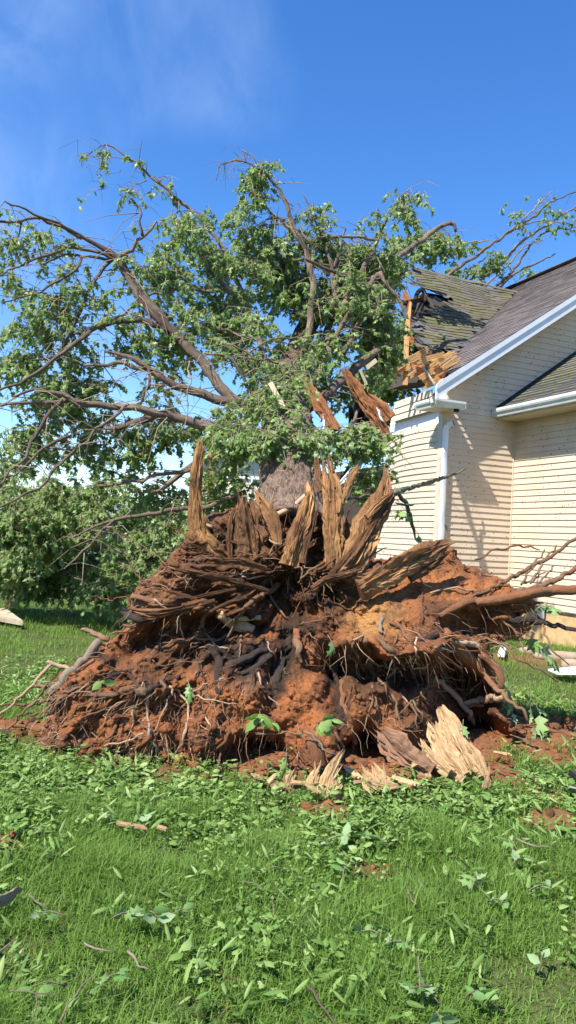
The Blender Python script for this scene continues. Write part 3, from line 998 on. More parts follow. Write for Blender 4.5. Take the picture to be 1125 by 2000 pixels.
# curled grey scraps round the hole
for (x0, y0, w_, h_, r_) in ((803, 528, 26, 16, .5), (848, 592, 18, 24, -.3), (868, 586, 14, 15, .3), (810, 563, 20, 24, .9), (808, 640, 26, 14, -.3), (806, 650, 30, 12, .2), (825, 672, 30, 10, .5), (880, 693, 40, 8, -.35), (842, 684, 24, 9, .3),
                             (905, 680, 50, 10, -.4), (925, 672, 44, 18, -.45), (897, 700, 40, 10, -.2), (905, 708, 30, 12, -.3)):
    c = cg(x0, y0, .06); sc = c[1] / F_PX
    mb = MB()
    wx, wz = w_ * sc, h_ * sc
    a_ = UX * math.cos(r_) + DN * math.sin(r_); b2 = DN * math.cos(r_) - UX * math.sin(r_)
    rows = []
    for q in range(5):
        u = q / 4 - .5
        for vv in (-.5, .5):
            rows.append(c + a_ * u * wx + b2 * vv * wz * random.uniform(.8, 1.1) + CN * (.10 * (u + .1) ** 2 * random.uniform(1, 2) + random.uniform(0, .02)))
    top = rows; bot = [p - CN * .006 for p in rows]
    Fs = [(2 * q, 2 * q + 2, 2 * q + 3, 2 * q + 1) for q in range(4)] + [(10 + 2 * q + 1, 10 + 2 * q + 3, 10 + 2 * q + 2, 10 + 2 * q) for q in range(4)]
    Fs += [(0, 1, 11, 10), (8, 18, 19, 9)] + [(2 * q, 10 + 2 * q, 12 + 2 * q, 2 * q + 2) for q in range(4)] + [(2 * q + 1, 2 * q + 3, 13 + 2 * q, 11 + 2 * q) for q in range(4)]
    mb.add(top + bot, Fs)
    mb.build('torn_shingle', M_SHINGLEGREY, deck)
# solid dark blocks standing in for the unlit attic and its broken end
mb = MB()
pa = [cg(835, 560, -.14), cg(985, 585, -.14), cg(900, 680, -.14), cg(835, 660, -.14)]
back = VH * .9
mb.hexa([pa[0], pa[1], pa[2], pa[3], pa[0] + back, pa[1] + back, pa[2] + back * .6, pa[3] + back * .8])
hp(mb.build('attic_dark_block', M_VOID))
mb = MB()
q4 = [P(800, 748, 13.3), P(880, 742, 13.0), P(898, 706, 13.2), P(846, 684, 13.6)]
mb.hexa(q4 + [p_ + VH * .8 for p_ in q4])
hp(mb.build('attic_dark_block', M_VOID))  # dark backing added behind the lumber as attic shade
for (x0, y0, x1, y1, w_) in ((792, 578, 835, 570, 12), (795, 560, 812, 600, 14), (806, 605, 815, 650, 12), (800, 640, 840, 672, 12)):
    mb = MB(); mb.bar(cg(x0, y0, -.16), cg(x1, y1, -.16), w_ * cg(x0, y0)[1] / F_PX, .05, CN)
    hp(mb.build('sheathing_scrap', M_REDLUMBER))
mb = MB()
V, Fs, UV = tube_geo(catmull([[*cg(810, 598, -.05), .05], [*cg(813, 578, .04), .05], [*cg(824, 571, .06), .05], [*cg(836, 584, -.1), .05]], .05), 8)
mb.add(V, Fs, UV); hp(mb.build('curled_felt', M_BLACK, None, True))  # curl of black roofing felt at the hole

# splintered lumber filling the torn corner: each piece its own part of the house
LUM = [(774, 718, 834, 683, 13, 12.6), (770, 728, 842, 694, 10, 12.8), (820, 704, 868, 692, 11, 12.5), (839, 720, 882, 690, 12, 12.7), (852, 727, 899, 703, 11, 12.55),
       (858, 738, 897, 712, 14, 12.5), (830, 750, 890, 726, 20, 12.6), (815, 726, 852, 738, 20, 12.5), (806, 715, 838, 704, 14, 12.7), (850, 706, 890, 690, 9, 12.45),
       (845, 745, 896, 730, 9, 12.4), (800, 735, 832, 712, 9, 12.55), (822, 738, 860, 715, 12, 12.45), (862, 735, 880, 722, 8, 12.35), (795, 722, 820, 690, 8, 12.8), (868, 716, 893, 698, 8, 12.3)]
for k, (x0, y0, x1, y1, w_, d_) in enumerate(LUM):
    a_ = P(x0, y0, d_); b_ = P(x1, y1, d_ + random.uniform(-.1, .35))
    mb = MB()
    n = 3
    side = np.cross(b_ - a_, np.array([0, 1, .2])); side /= np.linalg.norm(side)
    wd = w_ * d_ / F_PX
    for q in range(n):   # split ends of uneven length
        off = side * wd * ((q + .5) / n - .5)
        dl = (b_ - a_)
        mb.bar(a_ + off - dl * random.uniform(0, .16), b_ + off + dl * random.uniform(-.05, .06), wd / n * .99, .04 + .004 * q, side, wd / n * random.uniform(.5, .99))
    hp(mb.build('broken_lumber', M_LUMBER if k % 6 != 1 else M_REDLUMBER))
mb = MB(); mb.bar(P(826, 716, 12.1), P(849, 751, 12.05), .035, .02, (1, 0, 0))
hp(mb.build('white_lath', M_PALELUMBER))
mb = MB()
mb.bar(P(791, 752, 12.9), P(795, 640, 12.95), .085, .04, (1, 0, 0)); mb.bar(P(795, 640, 12.95), P(802, 590, 13.0), .085, .04, (1, 0, 0), .03)
hp(mb.build('bent_stud', M_LUMBER))

# leaf litter caught in the roof valley comes with the leaves below

# ------------------------------------------------------------------ leaves
def leaf_template():
    m_ = [(0, 0), (.42, 0), (1, 0)]
    half = [(.20, .34), (.36, .13), (.62, .33), (.68, .11)]
    V = [(a, 0, 0) for a, _ in m_]
    V += [(a, b, -.22 * b - .1 * a * a) for a, b in half]
    V += [(a, -b, -.22 * b - .1 * a * a) for a, b in half]
    V[2] = (1, 0, -.16)
    V[1] = (.42, 0, .03)
    T = []
    for o, f in ((3, 1), (7, -1)):
        t = [(0, o, o + 1), (0, o + 1, 1), (1, o + 1, o + 2), (1, o + 2, o + 3), (1, o + 3, 2)]
        T += t if f < 0 else [(a, c, b) for a, b, c in t]
    return np.array(V, float), np.array(T)
def ovate_template():
    V = [(0, 0, 0), (.3, .26, -.04), (.3, 0, .05), (.3, -.26, -.04), (.65, .24, -.08), (.65, 0, 0), (.65, -.24, -.08), (1, 0, -.16)]
    T = [(0, 2, 1), (0, 3, 2), (1, 2, 5), (1, 5, 4), (2, 3, 6), (2, 6, 5), (4, 5, 7), (5, 6, 7)]
    return np.array(V, float), np.array(T)
LEAF = leaf_template(); OVATE = ovate_template()

def leaves_mesh(pos, dirs, nrms, size, tint, tmpl):
    V0, T0 = tmpl
    d = dirs / (np.linalg.norm(dirs, axis=1)[:, None] + 1e-9)
    s_ = np.cross(nrms, d); s_ /= np.linalg.norm(s_, axis=1)[:, None] + 1e-9
    n_ = np.cross(d, s_)
    V = (pos[:, None, :] + size[:, None, None] * (V0[None, :, 0, None] * d[:, None, :] + V0[None, :, 1, None] * s_[:, None, :] + V0[None, :, 2, None] * n_[:, None, :])).reshape(-1, 3)
    T = (T0[None] + (np.arange(len(pos)) * len(V0))[:, None, None]).reshape(-1, 3)
    return V, T, np.repeat(tint, len(V0))

def unit(n):
    v = RNG.normal(size=(n, 3)); return v / np.linalg.norm(v, axis=1)[:, None]

# ------------------------------------------------------------------ fallen tree: trunk and limbs
tree = empty('fallen_tree', P(560, 1480, 5.2) * np.array([1, 1, 0]))
tag(tree, 'uprooted maple fallen away onto the house with its earthy root plate facing out', 'tree')
def tp(o): return adopt(o, tree)
def px_path(pts):
    """[(px,py,depth,half width px)] -> n x 4 world path."""
    return np.array([[*P(x, y, d), .64 * h * d / F_PX] for x, y, d, h in pts])
TRUNK = [(568, 1030, 6.15, 126), (567, 995, 6.22, 106), (566, 960, 6.32, 90), (566, 930, 6.42, 85), (565, 890, 6.6, 81), (562, 820, 7.4, 68), (562, 740, 8.4, 38), (590, 660, 9.6, 30), (625, 600, 9.9, 24), (660, 555, 10.1, 15), (680, 530, 10.2, 8)]
p = catmull(px_path(TRUNK), .025)
NS_ = 110
V, Fs, UV = tube_geo(p, NS_, .10, .0, 3)
n_ = len(p)
an_ = np.tile(np.arange(NS_) / NS_ * 6.283, n_); ll_ = np.repeat(np.concatenate([[0], np.cumsum(np.linalg.norm(np.diff(p[:, :3], axis=0), axis=1))]), NS_)
cxx = np.repeat(p[:, :3], NS_, 0)
rd_ = V - cxx; rl_ = np.linalg.norm(rd_, axis=1)[:, None] + 1e-9
wn_ = fbm(np.cos(an_) * 3, np.sin(an_) * 3 + ll_ * 3, 19, 3)
bk_ = ridged(np.cos(an_) * 6 + np.sin(an_) * 9 + wn_ * 1.5 + 20, ll_ * 5 + wn_ * 2, 23, 3) - .6
bk2_ = fbm(an_ * 14, ll_ * 26, 27, 3)
V = V + rd_ / rl_ * (.045 * bk_ + .012 * bk2_)[:, None]
mb = MB(); mb.add(V, Fs, UV)
trunk = tp(mb.build('trunk', M_TRUNK, None, True))

LIMBS = [
 [(545, 815, 7.3, 20), (480, 795, 7.4, 18), (430, 755, 7.5, 17), (395, 705, 7.6, 15), (350, 662, 7.7, 13), (300, 600, 7.8, 12), (265, 560, 7.9, 12), (228, 505, 7.9, 10), (165, 462, 7.8, 6), (90, 428, 7.6, 4), (10, 392, 7.4, 2.5)],
 [(330, 650, 7.75, 10), (285, 600, 7.8, 9), (250, 545, 7.85, 9), (226, 508, 7.9, 8)],
 [(232, 505, 7.9, 7), (255, 488, 7.9, 6), (280, 462, 7.9, 5), (307, 434, 7.9, 2.5)],
 [(278, 460, 7.9, 4.5), (274, 430, 7.9, 4), (268, 401, 7.9, 2.5)],
 [(225, 508, 7.9, 6), (170, 488, 7.8, 5), (125, 488, 7.7, 4.5), (80, 501, 7.6, 4), (40, 521, 7.5, 3), (-10, 545, 7.4, 2.5)],
 [(220, 510, 7.9, 5), (150, 498, 7.8, 4), (100, 505, 7.6, 3), (78, 517, 7.5, 2)],
 [(214, 512, 7.9, 6), (188, 545, 7.8, 6), (172, 575, 7.7, 5.5), (150, 625, 7.6, 5), (132, 662, 7.5, 5), (108, 692, 7.5, 4), (60, 700, 7.4, 2)],
 [(160, 466, 7.8, 5), (105, 434, 7.7, 5), (50, 428, 7.6, 4.5), (-10, 430, 7.5, 4)],
 [(160, 500, 7.7, 5), (148, 525, 7.6, 5), (110, 550, 7.5, 4), (70, 575, 7.4, 3), (0, 588, 7.3, 2)],
 [(42, 432, 7.6, 3), (38, 460, 7.6, 2.5), (28, 520, 7.6, 1.5)],
 [(118, 560, 7.5, 3), (118, 600, 7.5, 2.5), (112, 640, 7.5, 1.5)],
 [(310, 640, 7.7, 9), (275, 626, 7.7, 8), (225, 628, 7.6, 8), (170, 652, 7.4, 7), (120, 690, 7.2, 6), (60, 738, 7.0, 5), (-15, 768, 6.8, 4)],
 [(265, 595, 7.8, 4), (225, 622, 7.7, 4), (180, 640, 7.6, 3), (140, 660, 7.6, 2)],
 [(470, 790, 7.4, 15), (420, 778, 7.4, 14), (380, 765, 7.4, 13), (330, 745, 7.4, 12), (290, 722, 7.4, 10), (262, 702, 7.4, 8), (225, 690, 7.4, 5), (205, 685, 7.4, 3)],
 [(285, 722, 7.4, 7), (245, 713, 7.4, 6.5), (200, 712, 7.3, 6), (163, 712, 7.3, 3)],
 [(530, 858, 7.0, 17), (450, 845, 7.0, 16), (390, 830, 7.0, 15), (330, 812, 7.0, 14), (270, 798, 6.9, 12), (215, 792, 6.9, 11), (150, 786, 6.8, 10), (120, 772, 6.7, 8), (65, 762, 6.6, 5), (30, 775, 6.6, 3)],
 [(135, 782, 6.8, 7), (90, 787, 6.7, 6), (45, 785, 6.6, 5), (-10, 795, 6.5, 3)],
 [(250, 790, 6.8, 5), (220, 812, 6.6, 5), (190, 840, 6.5, 4.5), (160, 868, 6.4, 4), (130, 893, 6.3, 4), (72, 952, 6.1, 4), (-10, 992, 5.9, 3)],
 [(480, 838, 7.2, 10), (400, 832, 7.3, 9), (350, 822, 7.3, 8), (295, 818, 7.3, 8), (245, 832, 7.2, 8), (205, 838, 7.2, 4)],
 [(290, 822, 7.3, 5), (250, 830, 7.3, 4), (215, 848, 7.3, 3)],
 [(120, 780, 6.7, 6), (95, 815, 6.6, 6), (62, 865, 6.5, 5), (28, 910, 6.4, 4), (-5, 950, 6.3, 3)],
 [(135, 852, 7.0, 6), (105, 862, 7.0, 6), (80, 882, 7.0, 5), (45, 910, 7.0, 4), (10, 930, 6.9, 3)],
 [(385, 915, 7.2, 6), (330, 925, 7.2, 5.5), (290, 935, 7.2, 5), (250, 941, 7.2, 4.5), (180, 950, 7.2, 2)],
 [(480, 960, 6.9, 8), (400, 990, 7.0, 7), (350, 993, 7.0, 7), (290, 1003, 7.0, 6), (240, 1012, 6.9, 6), (205, 1024, 6.8, 5), (140, 1048, 6.6, 3)],
 [(222, 1016, 6.8, 4), (195, 1045, 6.7, 4), (165, 1080, 6.6, 3.5), (130, 1115, 6.5, 2)],
 [(380, 905, 7.4, 9), (350, 930, 7.4, 9), (312, 958, 7.4, 6), (295, 962, 7.4, 3)],
 [(270, 705, 7.4, 6), (290, 730, 7.3, 5), (285, 770, 7.2, 5), (272, 795, 7.2, 3)],
 [(350, 820, 7.2, 3), (320, 765, 7.3, 3), (345, 758, 7.4, 4)],
 [(545, 760, 8.2, 9), (515, 690, 8.6, 8), (480, 590, 8.9, 7), (437, 492, 9.1, 6), (410, 448, 9.1, 5.5), (370, 410, 9.1, 5), (330, 374, 9.1, 4.5), (300, 350, 9.1, 4), (270, 323, 9.1, 3.2), (240, 299, 9.1, 2.6), (212, 283, 9.1, 2), (188, 292, 9.0, 1.5), (166, 308, 9.0, 1.2), (159, 325, 9.0, .8)],
 [(287, 352, 9.1, 2), (268, 358, 9.1, 1.5), (250, 375, 9.1, 1), (232, 380, 9.1, .8)],
 [(212, 283, 9.1, 1), (200, 300, 9.1, 1), (190, 340, 9.1, .8), (207, 365, 9.1, .7)],
 [(570, 760, 8.60, 14), (596, 690, 8.66, 12), (606, 620, 9.02, 10), (612, 560, 9.11, 9.5), (601, 510, 9.16, 9), (590, 475, 9.16, 8), (568, 432, 9.16, 7), (556, 392, 9.16, 5.5), (536, 360, 9.16, 4.5), (510, 335, 9.16, 3.6), (480, 318, 9.16, 2.5), (450, 316, 9.16, 1.8), (428, 328, 9.16, 1.2), (421, 352, 9.16, .8)],
 [(590, 480, 9.16, 6), (577, 462, 9.16, 5.5), (560, 440, 9.16, 5), (540, 428, 9.16, 4), (520, 432, 9.16, 2)],
 [(556, 430, 9.16, 4), (540, 424, 9.16, 3.5), (522, 405, 9.16, 3), (516, 375, 9.16, 2)],
 [(512, 337, 9.16, 2.2), (496, 312, 9.16, 1.8), (470, 292, 9.16, 1.2)],
 [(655, 600, 9.29, 8), (648, 530, 9.34, 6), (635, 482, 9.38, 4.5), (622, 445, 9.38, 3.2), (606, 412, 9.38, 2.2), (591, 376, 9.38, 1.2)],
 [(660, 560, 9.38, 6), (655, 520, 9.38, 5.5), (638, 480, 9.38, 4.5), (624, 430, 9.38, 3.5), (612, 422, 9.38, 3)],
 [(652, 525, 9.38, 5), (664, 490, 9.38, 4), (674, 446, 9.38, 2.8)],
 [(738, 470, 9.47, 5), (700, 463, 9.38, 4.5), (650, 463, 9.29, 4), (605, 470, 9.25, 3), (590, 460, 9.25, 2)],
 [(660, 620, 9.29, 9), (700, 540, 9.47, 8), (728, 490, 9.56, 7), (742, 455, 9.61, 4.5), (770, 408, 9.61, 3), (801, 367, 9.61, 1.8)],
 [(645, 675, 8.66, 9), (690, 600, 8.93, 8), (730, 545, 9.29, 7.5), (770, 505, 12.2, 8), (810, 480, 13.4, 7.5), (845, 452, 13.9, 7), (872, 437, 14, 6.5), (886, 437, 14, 6), (891, 452, 14, 4)],
 [(573, 508, 8.75, 4), (613, 513, 8.84, 5), (653, 528, 8.93, 6), (700, 545, 9.07, 7), (735, 548, 9.29, 7)],
 [(672, 690, 8.93, 8), (688, 660, 9.07, 8), (702, 632, 9.07, 8), (722, 606, 9.07, 7), (748, 570, 9.11, 7)],
 [(742, 530, 9.20, 6), (762, 560, 9.20, 6), (783, 590, 9.16, 5), (796, 622, 9.16, 3)],
 [(698, 545, 9.02, 4), (690, 565, 8.93, 3.5), (668, 580, 8.84, 3), (628, 580, 8.75, 2)],
 [(770, 540, 9.74, 4), (775, 535, 9.74, 5), (790, 534, 9.74, 4)],
 [(860, 548, 19.4, 8), (885, 530, 19.6, 7), (935, 496, 20.0, 6), (985, 460, 20.2, 5), (1012, 440, 20.3, 4.5), (1042, 424, 20.4, 4), (1080, 393, 20.4, 3), (1130, 372, 20.4, 2)],
 [(915, 570, 19.8, 7), (940, 545, 20.2, 6.5), (977, 518, 20.4, 6.5), (1002, 488, 20.5, 6), (1030, 464, 20.5, 5), (1066, 440, 20.5, 4), (1130, 400, 20.5, 2.5)],
 [(955, 575, 20.0, 6), (978, 552, 20.4, 5.5), (1002, 528, 20.5, 5), (1022, 500, 20.5, 4.5), (1042, 474, 20.6, 4), (1072, 452, 20.6, 3), (1130, 445, 20.6, 1.5)],
 [(968, 575, 20.0, 5), (990, 547, 20.4, 5), (1022, 525, 20.5, 4), (1060, 508, 20.5, 3), (1085, 495, 20.5, 1.5)],
 [(868, 485, 19.8, 2.5), (885, 478, 19.8, 2.5), (935, 472, 19.8, 2.5), (956, 470, 19.8, 2)],
 [(985, 460, 20.2, 3), (1010, 447, 20.3, 3), (1050, 432, 20.4, 2.5), (1130, 438, 20.4, 1.5)], [(945, 560, 19.8, 3), (990, 520, 20.2, 3), (1025, 480, 20.3, 2.5), (1060, 470, 20.4, 1.5)], [(1012, 440, 20.3, 3), (1045, 405, 20.4, 2.5), (1075, 375, 20.5, 1.5)], [(900, 560, 19.8, 4), (930, 520, 20.0, 3), (950, 500, 20.1, 2)],
 [(560, 770, 7.9, 10), (500, 770, 7.6, 6), (450, 700, 7.5, 5), (400, 690, 7.5, 3)],
 [(600, 800, 7.8, 16), (660, 750, 8.6, 15), (715, 700, 9.4, 12), (770, 665, 10, 8)],
 [(590, 780, 8, 14), (640, 690, 9, 11), (640, 640, 9.8, 10), (690, 570, 10, 6)],
 [(490, 660, 8.2, 6), (455, 650, 8.1, 5), (405, 630, 8, 3)], [(455, 575, 8.6, 7), (425, 545, 8.6, 7), (400, 510, 8.6, 5), (375, 490, 8.6, 2)],
 [(420, 570, 8.4, 5), (380, 567, 8.3, 5), (330, 570, 8.2, 5), (290, 578, 8.0, 4)],
 [(545, 710, 7.2, 2.5), (500, 700, 7.1, 3), (455, 672, 7.1, 2.5), (425, 680, 7.1, 2)],
 [(555, 735, 7.0, 2.2), (520, 760, 6.9, 2.2), (485, 778, 6.9, 2), (478, 800, 6.9, 2)],
 [(600, 660, 8, 2), (530, 665, 7.4, 2.4), (490, 688, 7.3, 2.4), (455, 690, 7.2, 2)],
 [(370, 705, 7.2, 2), (372, 740, 7, 2.2), (368, 790, 6.9, 2), (353, 845, 6.8, 1.4)],
 [(700, 800, 8.2, 4), (660, 880, 7.6, 6), (640, 905, 7.4, 6)],
 [(753, 857, 8.4, 5), (722, 862, 8.2, 6), (700, 885, 8, 6), (670, 930, 7.7, 5), (655, 945, 7.5, 4)],
 [(745, 935, 9, 4), (725, 925, 8.5, 4), (700, 925, 8.0, 4), (670, 930, 7.6, 3)],
 [(560, 800, 7.0, 5), (580, 850, 6.7, 6), (598, 890, 6.5, 5), (600, 900, 6.4, 3)],
 [(680, 975, 7, 4), (720, 968, 7.4, 4), (745, 968, 7.6, 4)],
]
for k, L in enumerate(LIMBS):
    path = catmull(px_path(L), .07)
    big = max(q[3] for q in L)
    V, Fs, UV = tube_geo(path, 12 if big > 8 else 7, .16 if big > 5 else .1, .05 if big < 8 else .03, k + 5)
    mb = MB(); mb.add(V, Fs, UV)
    m_ = M_BARK if big > 2.6 else M_PALEBARK
    if min(q[2] for q in L) > 16: path[:, 3] *= .8; V, Fs, UV = tube_geo(path, 7, .15, .05, k + 5); mb = MB(); mb.add(V, Fs, UV); m_ = M_PALEBARK if big < 4.5 else M_BARK
    o = tp(mb.build('branch', m_, None, True))

# ---- twigs and leaf clusters
TW_V = []; TW_F = []
def add_twig(p0, p1, p2, r0, r1):
    """3-sided two-segment twig."""
    o = sum(len(v) for v in TW_V) if False else add_twig.n
    pts = (p0, p1, p2); rs = (r0, (r0 + r1) / 2, r1)
    d = p2 - p0
    a = np.cross(d, (0.3, 0.9, 0.2)); a /= np.linalg.norm(a) + 1e-9
    b = np.cross(d, a); b /= np.linalg.norm(b) + 1e-9
    V = []
    for p_, r_ in zip(pts, rs):
        for k in range(3):
            V.append(p_ + (a * math.cos(k * 2.0944) + b * math.sin(k * 2.0944)) * r_)
    TW_V.append(np.array(V))
    for i in range(2):
        for k in range(3):
            TW_F.append((o + i * 3 + k, o + i * 3 + (k + 1) % 3, o + (i + 1) * 3 + (k + 1) % 3, o + (i + 1) * 3 + k))
    add_twig.n += 9
add_twig.n = 0

CL = []   # cluster: position, direction, size, bright
BLOBS = [ # px, py, rx, ry, depth, spread, count, gap threshold
 (570, 620, 165, 125, 9.7, 0.44, 450, 0.48), (570, 640, 150, 110, 8.4, 0.33, 70, 0.55), (460, 620, 110, 130, 8.9, 0.36, 205, 0.48), (530, 730, 85, 65, 7.6, 0.33, 105, 0.46), (690, 600, 78, 105, 9.9, 0.36, 240, 0.46), (560, 520, 140, 55, 9.7, 0.36, 150, 0.48),
 (740, 660, 34, 85, 9.9, 0.30, 150, 0.38), (670, 730, 70, 45, 9.2, 0.30, 80, 0.36), (765, 690, 52, 80, 14.8, 0.40, 230, 0.1), (772, 742, 44, 36, 14.6, 0.30, 130, 0), (735, 790, 46, 60, 15, 0.40, 150, 0), (700, 590, 80, 90, 8.8, 0.15, 45, 0.5), (545, 765, 40, 30, 7.1, 0.15, 18, 0.2), (640, 770, 60, 40, 9.2, 0.20, 40, 0.3),
 (340, 530, 95, 95, 8.4, 0.42, 150, 0.48), (330, 670, 130, 90, 8, 0.39, 150, 0.48), (120, 590, 130, 100, 7.7, 0.39, 110, 0.5), (60, 700, 120, 90, 7.9, 0.39, 140, 0.46), (110, 850, 150, 95, 8.2, 0.44, 190, 0.46), (300, 880, 110, 90, 8.2, 0.42, 140, 0.48), (190, 760, 130, 80, 7.8, 0.36, 100, 0.5),
 (100, 945, 160, 60, 10.2, 0.44, 170, 0.4), (395, 838, 44, 26, 7.6, 0.20, 26, 0.2), (545, 856, 74, 22, 6.3, 0.15, 46, 0.1), (120, 1010, 190, 70, 11.6, 0.47, 651, 0.34), (300, 1060, 90, 75, 10.4, 0.42, 441, 0.3), (90, 1105, 170, 65, 12.2, 0.44, 798, 0.2), (255, 1140, 110, 50, 11.2, 0.39, 451, 0.2), (330, 970, 60, 50, 8.6, 0.36, 80, 0.42), (30, 1060, 90, 80, 11.5, 0.44, 315, 0.3), (345, 1030, 40, 50, 7.6, 0.30, 60, 0.3),
 (490, 370, 28, 45, 9.2, 0.25, 38, 0.25), (490, 330, 30, 25, 9.2, 0.25, 10, 0.3), (525, 335, 18, 28, 9.2, 0.20, 13, 0.2), (485, 450, 55, 60, 9.2, 0.33, 62, 0.42), (545, 470, 40, 40, 9.3, 0.33, 34, 0.36),
 (370, 450, 55, 45, 8.8, 0.33, 55, 0.42), (420, 500, 40, 40, 9, 0.33, 42, 0.36), (100, 462, 70, 30, 7.8, 0.30, 18, 0.42), (15, 470, 45, 70, 7.7, 0.30, 32, 0.4), (245, 480, 30, 40, 7.9, 0.30, 10, 0.4),
 (800, 408, 24, 36, 9.6, 0.20, 28, 0.25), (732, 430, 18, 30, 9.6, 0.20, 12, 0.25), (775, 385, 12, 10, 9.6, 0.20, 4, 0.1), (835, 480, 72, 38, 15.2, 0.50, 170, 0.34), (915, 505, 75, 36, 20.2, 0.60, 90, 0.42), (1060, 425, 75, 45, 20.4, 0.60, 40, 0.48), (1010, 515, 60, 34, 20.4, 0.40, 34, 0.48), (900, 540, 50, 20, 20.2, 0.50, 40, 0.3), (1000, 420, 60, 25, 20.4, 0.30, 6, 0.4),
 (615, 425, 22, 35, 9.4, 0.30, 24, 0.28), (655, 485, 85, 35, 9.7, 0.33, 96, 0.42), (735, 530, 38, 50, 10, 0.33, 110, 0.38), (772, 520, 22, 40, 14.8, 0.30, 50, 0.2),
 (190, 305, 22, 12, 9, 0.10, 6, 0), (258, 318, 12, 14, 9.1, 0.10, 3, 0), (318, 372, 16, 28, 9.1, 0.15, 7, 0), (250, 382, 22, 14, 9.1, 0.10, 5, 0), (205, 365, 8, 10, 9.1, 0.10, 2, 0), (425, 440, 14, 12, 9.1, 0.10, 3, 0),
 (455, 800, 60, 40, 7, 0.33, 20, 0.4), (470, 870, 36, 36, 6.8, 0.25, 34, 0.26), (440, 845, 40, 30, 6.8, 0.30, 22, 0.26), (700, 860, 50, 38, 7.6, 0.33, 85, 0.3), (728, 930, 26, 46, 7.7, 0.30, 28, 0.26), (430, 975, 44, 24, 7.2, 0.30, 34, 0.2), (440, 925, 40, 30, 7, 0.20, 24, 0.25), (625, 850, 20, 20, 6.7, 0.20, 12, 0.1), (545, 840, 66, 26, 6.5, 0.20, 42, 0.25), (600, 850, 40, 22, 6.5, 0.20, 20, 0.2), (690, 800, 40, 20, 9, 0.20, 16, 0.3),
 (530, 790, 54, 40, 6.9, 0.30, 26, 0.35), (375, 1030, 20, 20, 6.6, 0.20, 10, 0.1),
]
def add_blob(px, py, rx, ry, d, dd, n, gap):
    k = 0
    while k < n:
        m_ = n * 2
        u = RNG.normal(size=(m_, 3)); u /= np.linalg.norm(u, axis=1)[:, None]
        u *= RNG.random(m_)[:, None] ** (1 / 2.4)
        x = px + u[:, 0] * rx; y = py + u[:, 1] * ry; dep = d + u[:, 2] * dd - (u[:, 1] * .5 if py > 930 and d > 9.5 else 0)
        nz = fbm(x / 42.0 + d * 3, y / 42.0, 31, 3) * .5 + .5
        ok = nz > gap
        for xx, yy, de in zip(x[ok], y[ok], dep[ok]):
            if k >= n: break
            p_ = P(xx, yy, de)
            if p_[2] < .04: p_[2] = .04 + random.random() * .3
            CL.append((p_, de)); k += 1
for b_ in BLOBS: add_blob(*b_)

LP = []; LD = []; LN = []; LS = []; LT = []
for p_, de in CL:
    L = random.uniform(.18, .42)
    az = random.uniform(0, 2 * math.pi)
    hd = np.array([math.cos(az), math.sin(az), 0])
    p1 = p_ + hd * L * .45 + ZH * random.uniform(-.05, .08)
    p2 = p1 + hd * L * .25 - ZH * L * random.uniform(.25, .75)
    if p2[2] < .03: p2[2] = .03
    if p1[2] < .03: p1[2] = .05
    add_twig(p_ - hd * .05, p1, p2, .005, .002)
    n = random.randint(10, 15)
    tint_c = random.random()
    for q in range(n):
        t = random.uniform(.1, 1.0)
        b0 = p_ * (1 - t) ** 2 + p1 * 2 * t * (1 - t) + p2 * t * t
        rd = RNG.normal(size=3); rd /= np.linalg.norm(rd)
        dv = rd * .9 - ZH * .75 + hd * .3
        LP.append(b0); LD.append(dv)
        nn = RNG.normal(size=3) * .6 + ZH * .8 + np.array([-.5, -.6, 0])
        LN.append(nn); LS.append(random.uniform(.046, .096) * (1.0 if de < 10 else 1.35)); LT.append(min(1, max(0, .25 + .5 * tint_c * .8 + random.uniform(-.25, .3))))
LP = np.array(LP); LD = np.array(LD); LN = np.array(LN); LS = np.array(LS); LT = np.array(LT)
V, T, TI = leaves_mesh(LP, LD, LN, LS, LT, LEAF)
o = tri_mesh('foliage', V, T, M_LEAF, None, False, {'tint': TI})
o['kind'] = 'stuff'
tp(o)
# bare secondary shoots off every limb
for L in LIMBS:
    path = catmull(px_path(L), .25)
    for q in range(1, len(path)):
        for _ in range(2):
            if random.random() < .62:
                a_ = path[q, :3]
                az = random.uniform(0, 6.283)
                d1_ = np.array([math.cos(az), math.sin(az) * .7, random.uniform(-.6, .5)])
                l_ = random.uniform(.15, .65)
                m1 = a_ + d1_ * l_ * .5
                e_ = m1 + d1_ * l_ * .4 - ZH * l_ * random.uniform(.05, .5)
                add_twig(a_, m1, e_, min(.007, path[q, 3] * .6), .0018)
                if random.random() < .6:
                    e2 = m1 + np.array([d1_[1], -d1_[0], -.3]) * l_ * .5
                    add_twig(m1, (m1 + e2) / 2 + ZH * .02, e2, .004, .0015)
o = tri_mesh('twigs', np.vstack(TW_V), np.array(TW_F), M_PALEBARK)
o['kind'] = 'stuff'
tp(o)

# ------------------------------------------------------------------ root plate
SOIL = [(60, 1458), (92, 1415), (90, 1350), (118, 1312), (160, 1285), (200, 1255), (232, 1240), (252, 1215), (244, 1190), (256, 1160), (290, 1125), (330, 1085), (362, 1052), (380, 1010), (420, 1000), (470, 985),
        (510, 985), (560, 990), (610, 985), (660, 1000), (700, 1030), (712, 1085), (750, 1092), (800, 1085), (850, 1068), (888, 1072), (905, 1098), (960, 1118), (1000, 1138), (1020, 1158), (1050, 1170),
        (1046, 1195), (1010, 1205), (1050, 1228), (1010, 1246), (960, 1262), (965, 1310), (985, 1350), (980, 1395), (1010, 1425), (985, 1475), (930, 1520), (850, 1540), (740, 1545), (640, 1550), (540, 1545), (430, 1515), (320, 1490), (180, 1482), (70, 1475)]
LEDGE = [(600, 1195), (700, 1100), (860, 1060), (1010, 1140), (1055, 1175), (1000, 1200), (905, 1180), (855, 1215), (880, 1262), (850, 1285), (770, 1290), (720, 1262), (650, 1262), (600, 1240)]
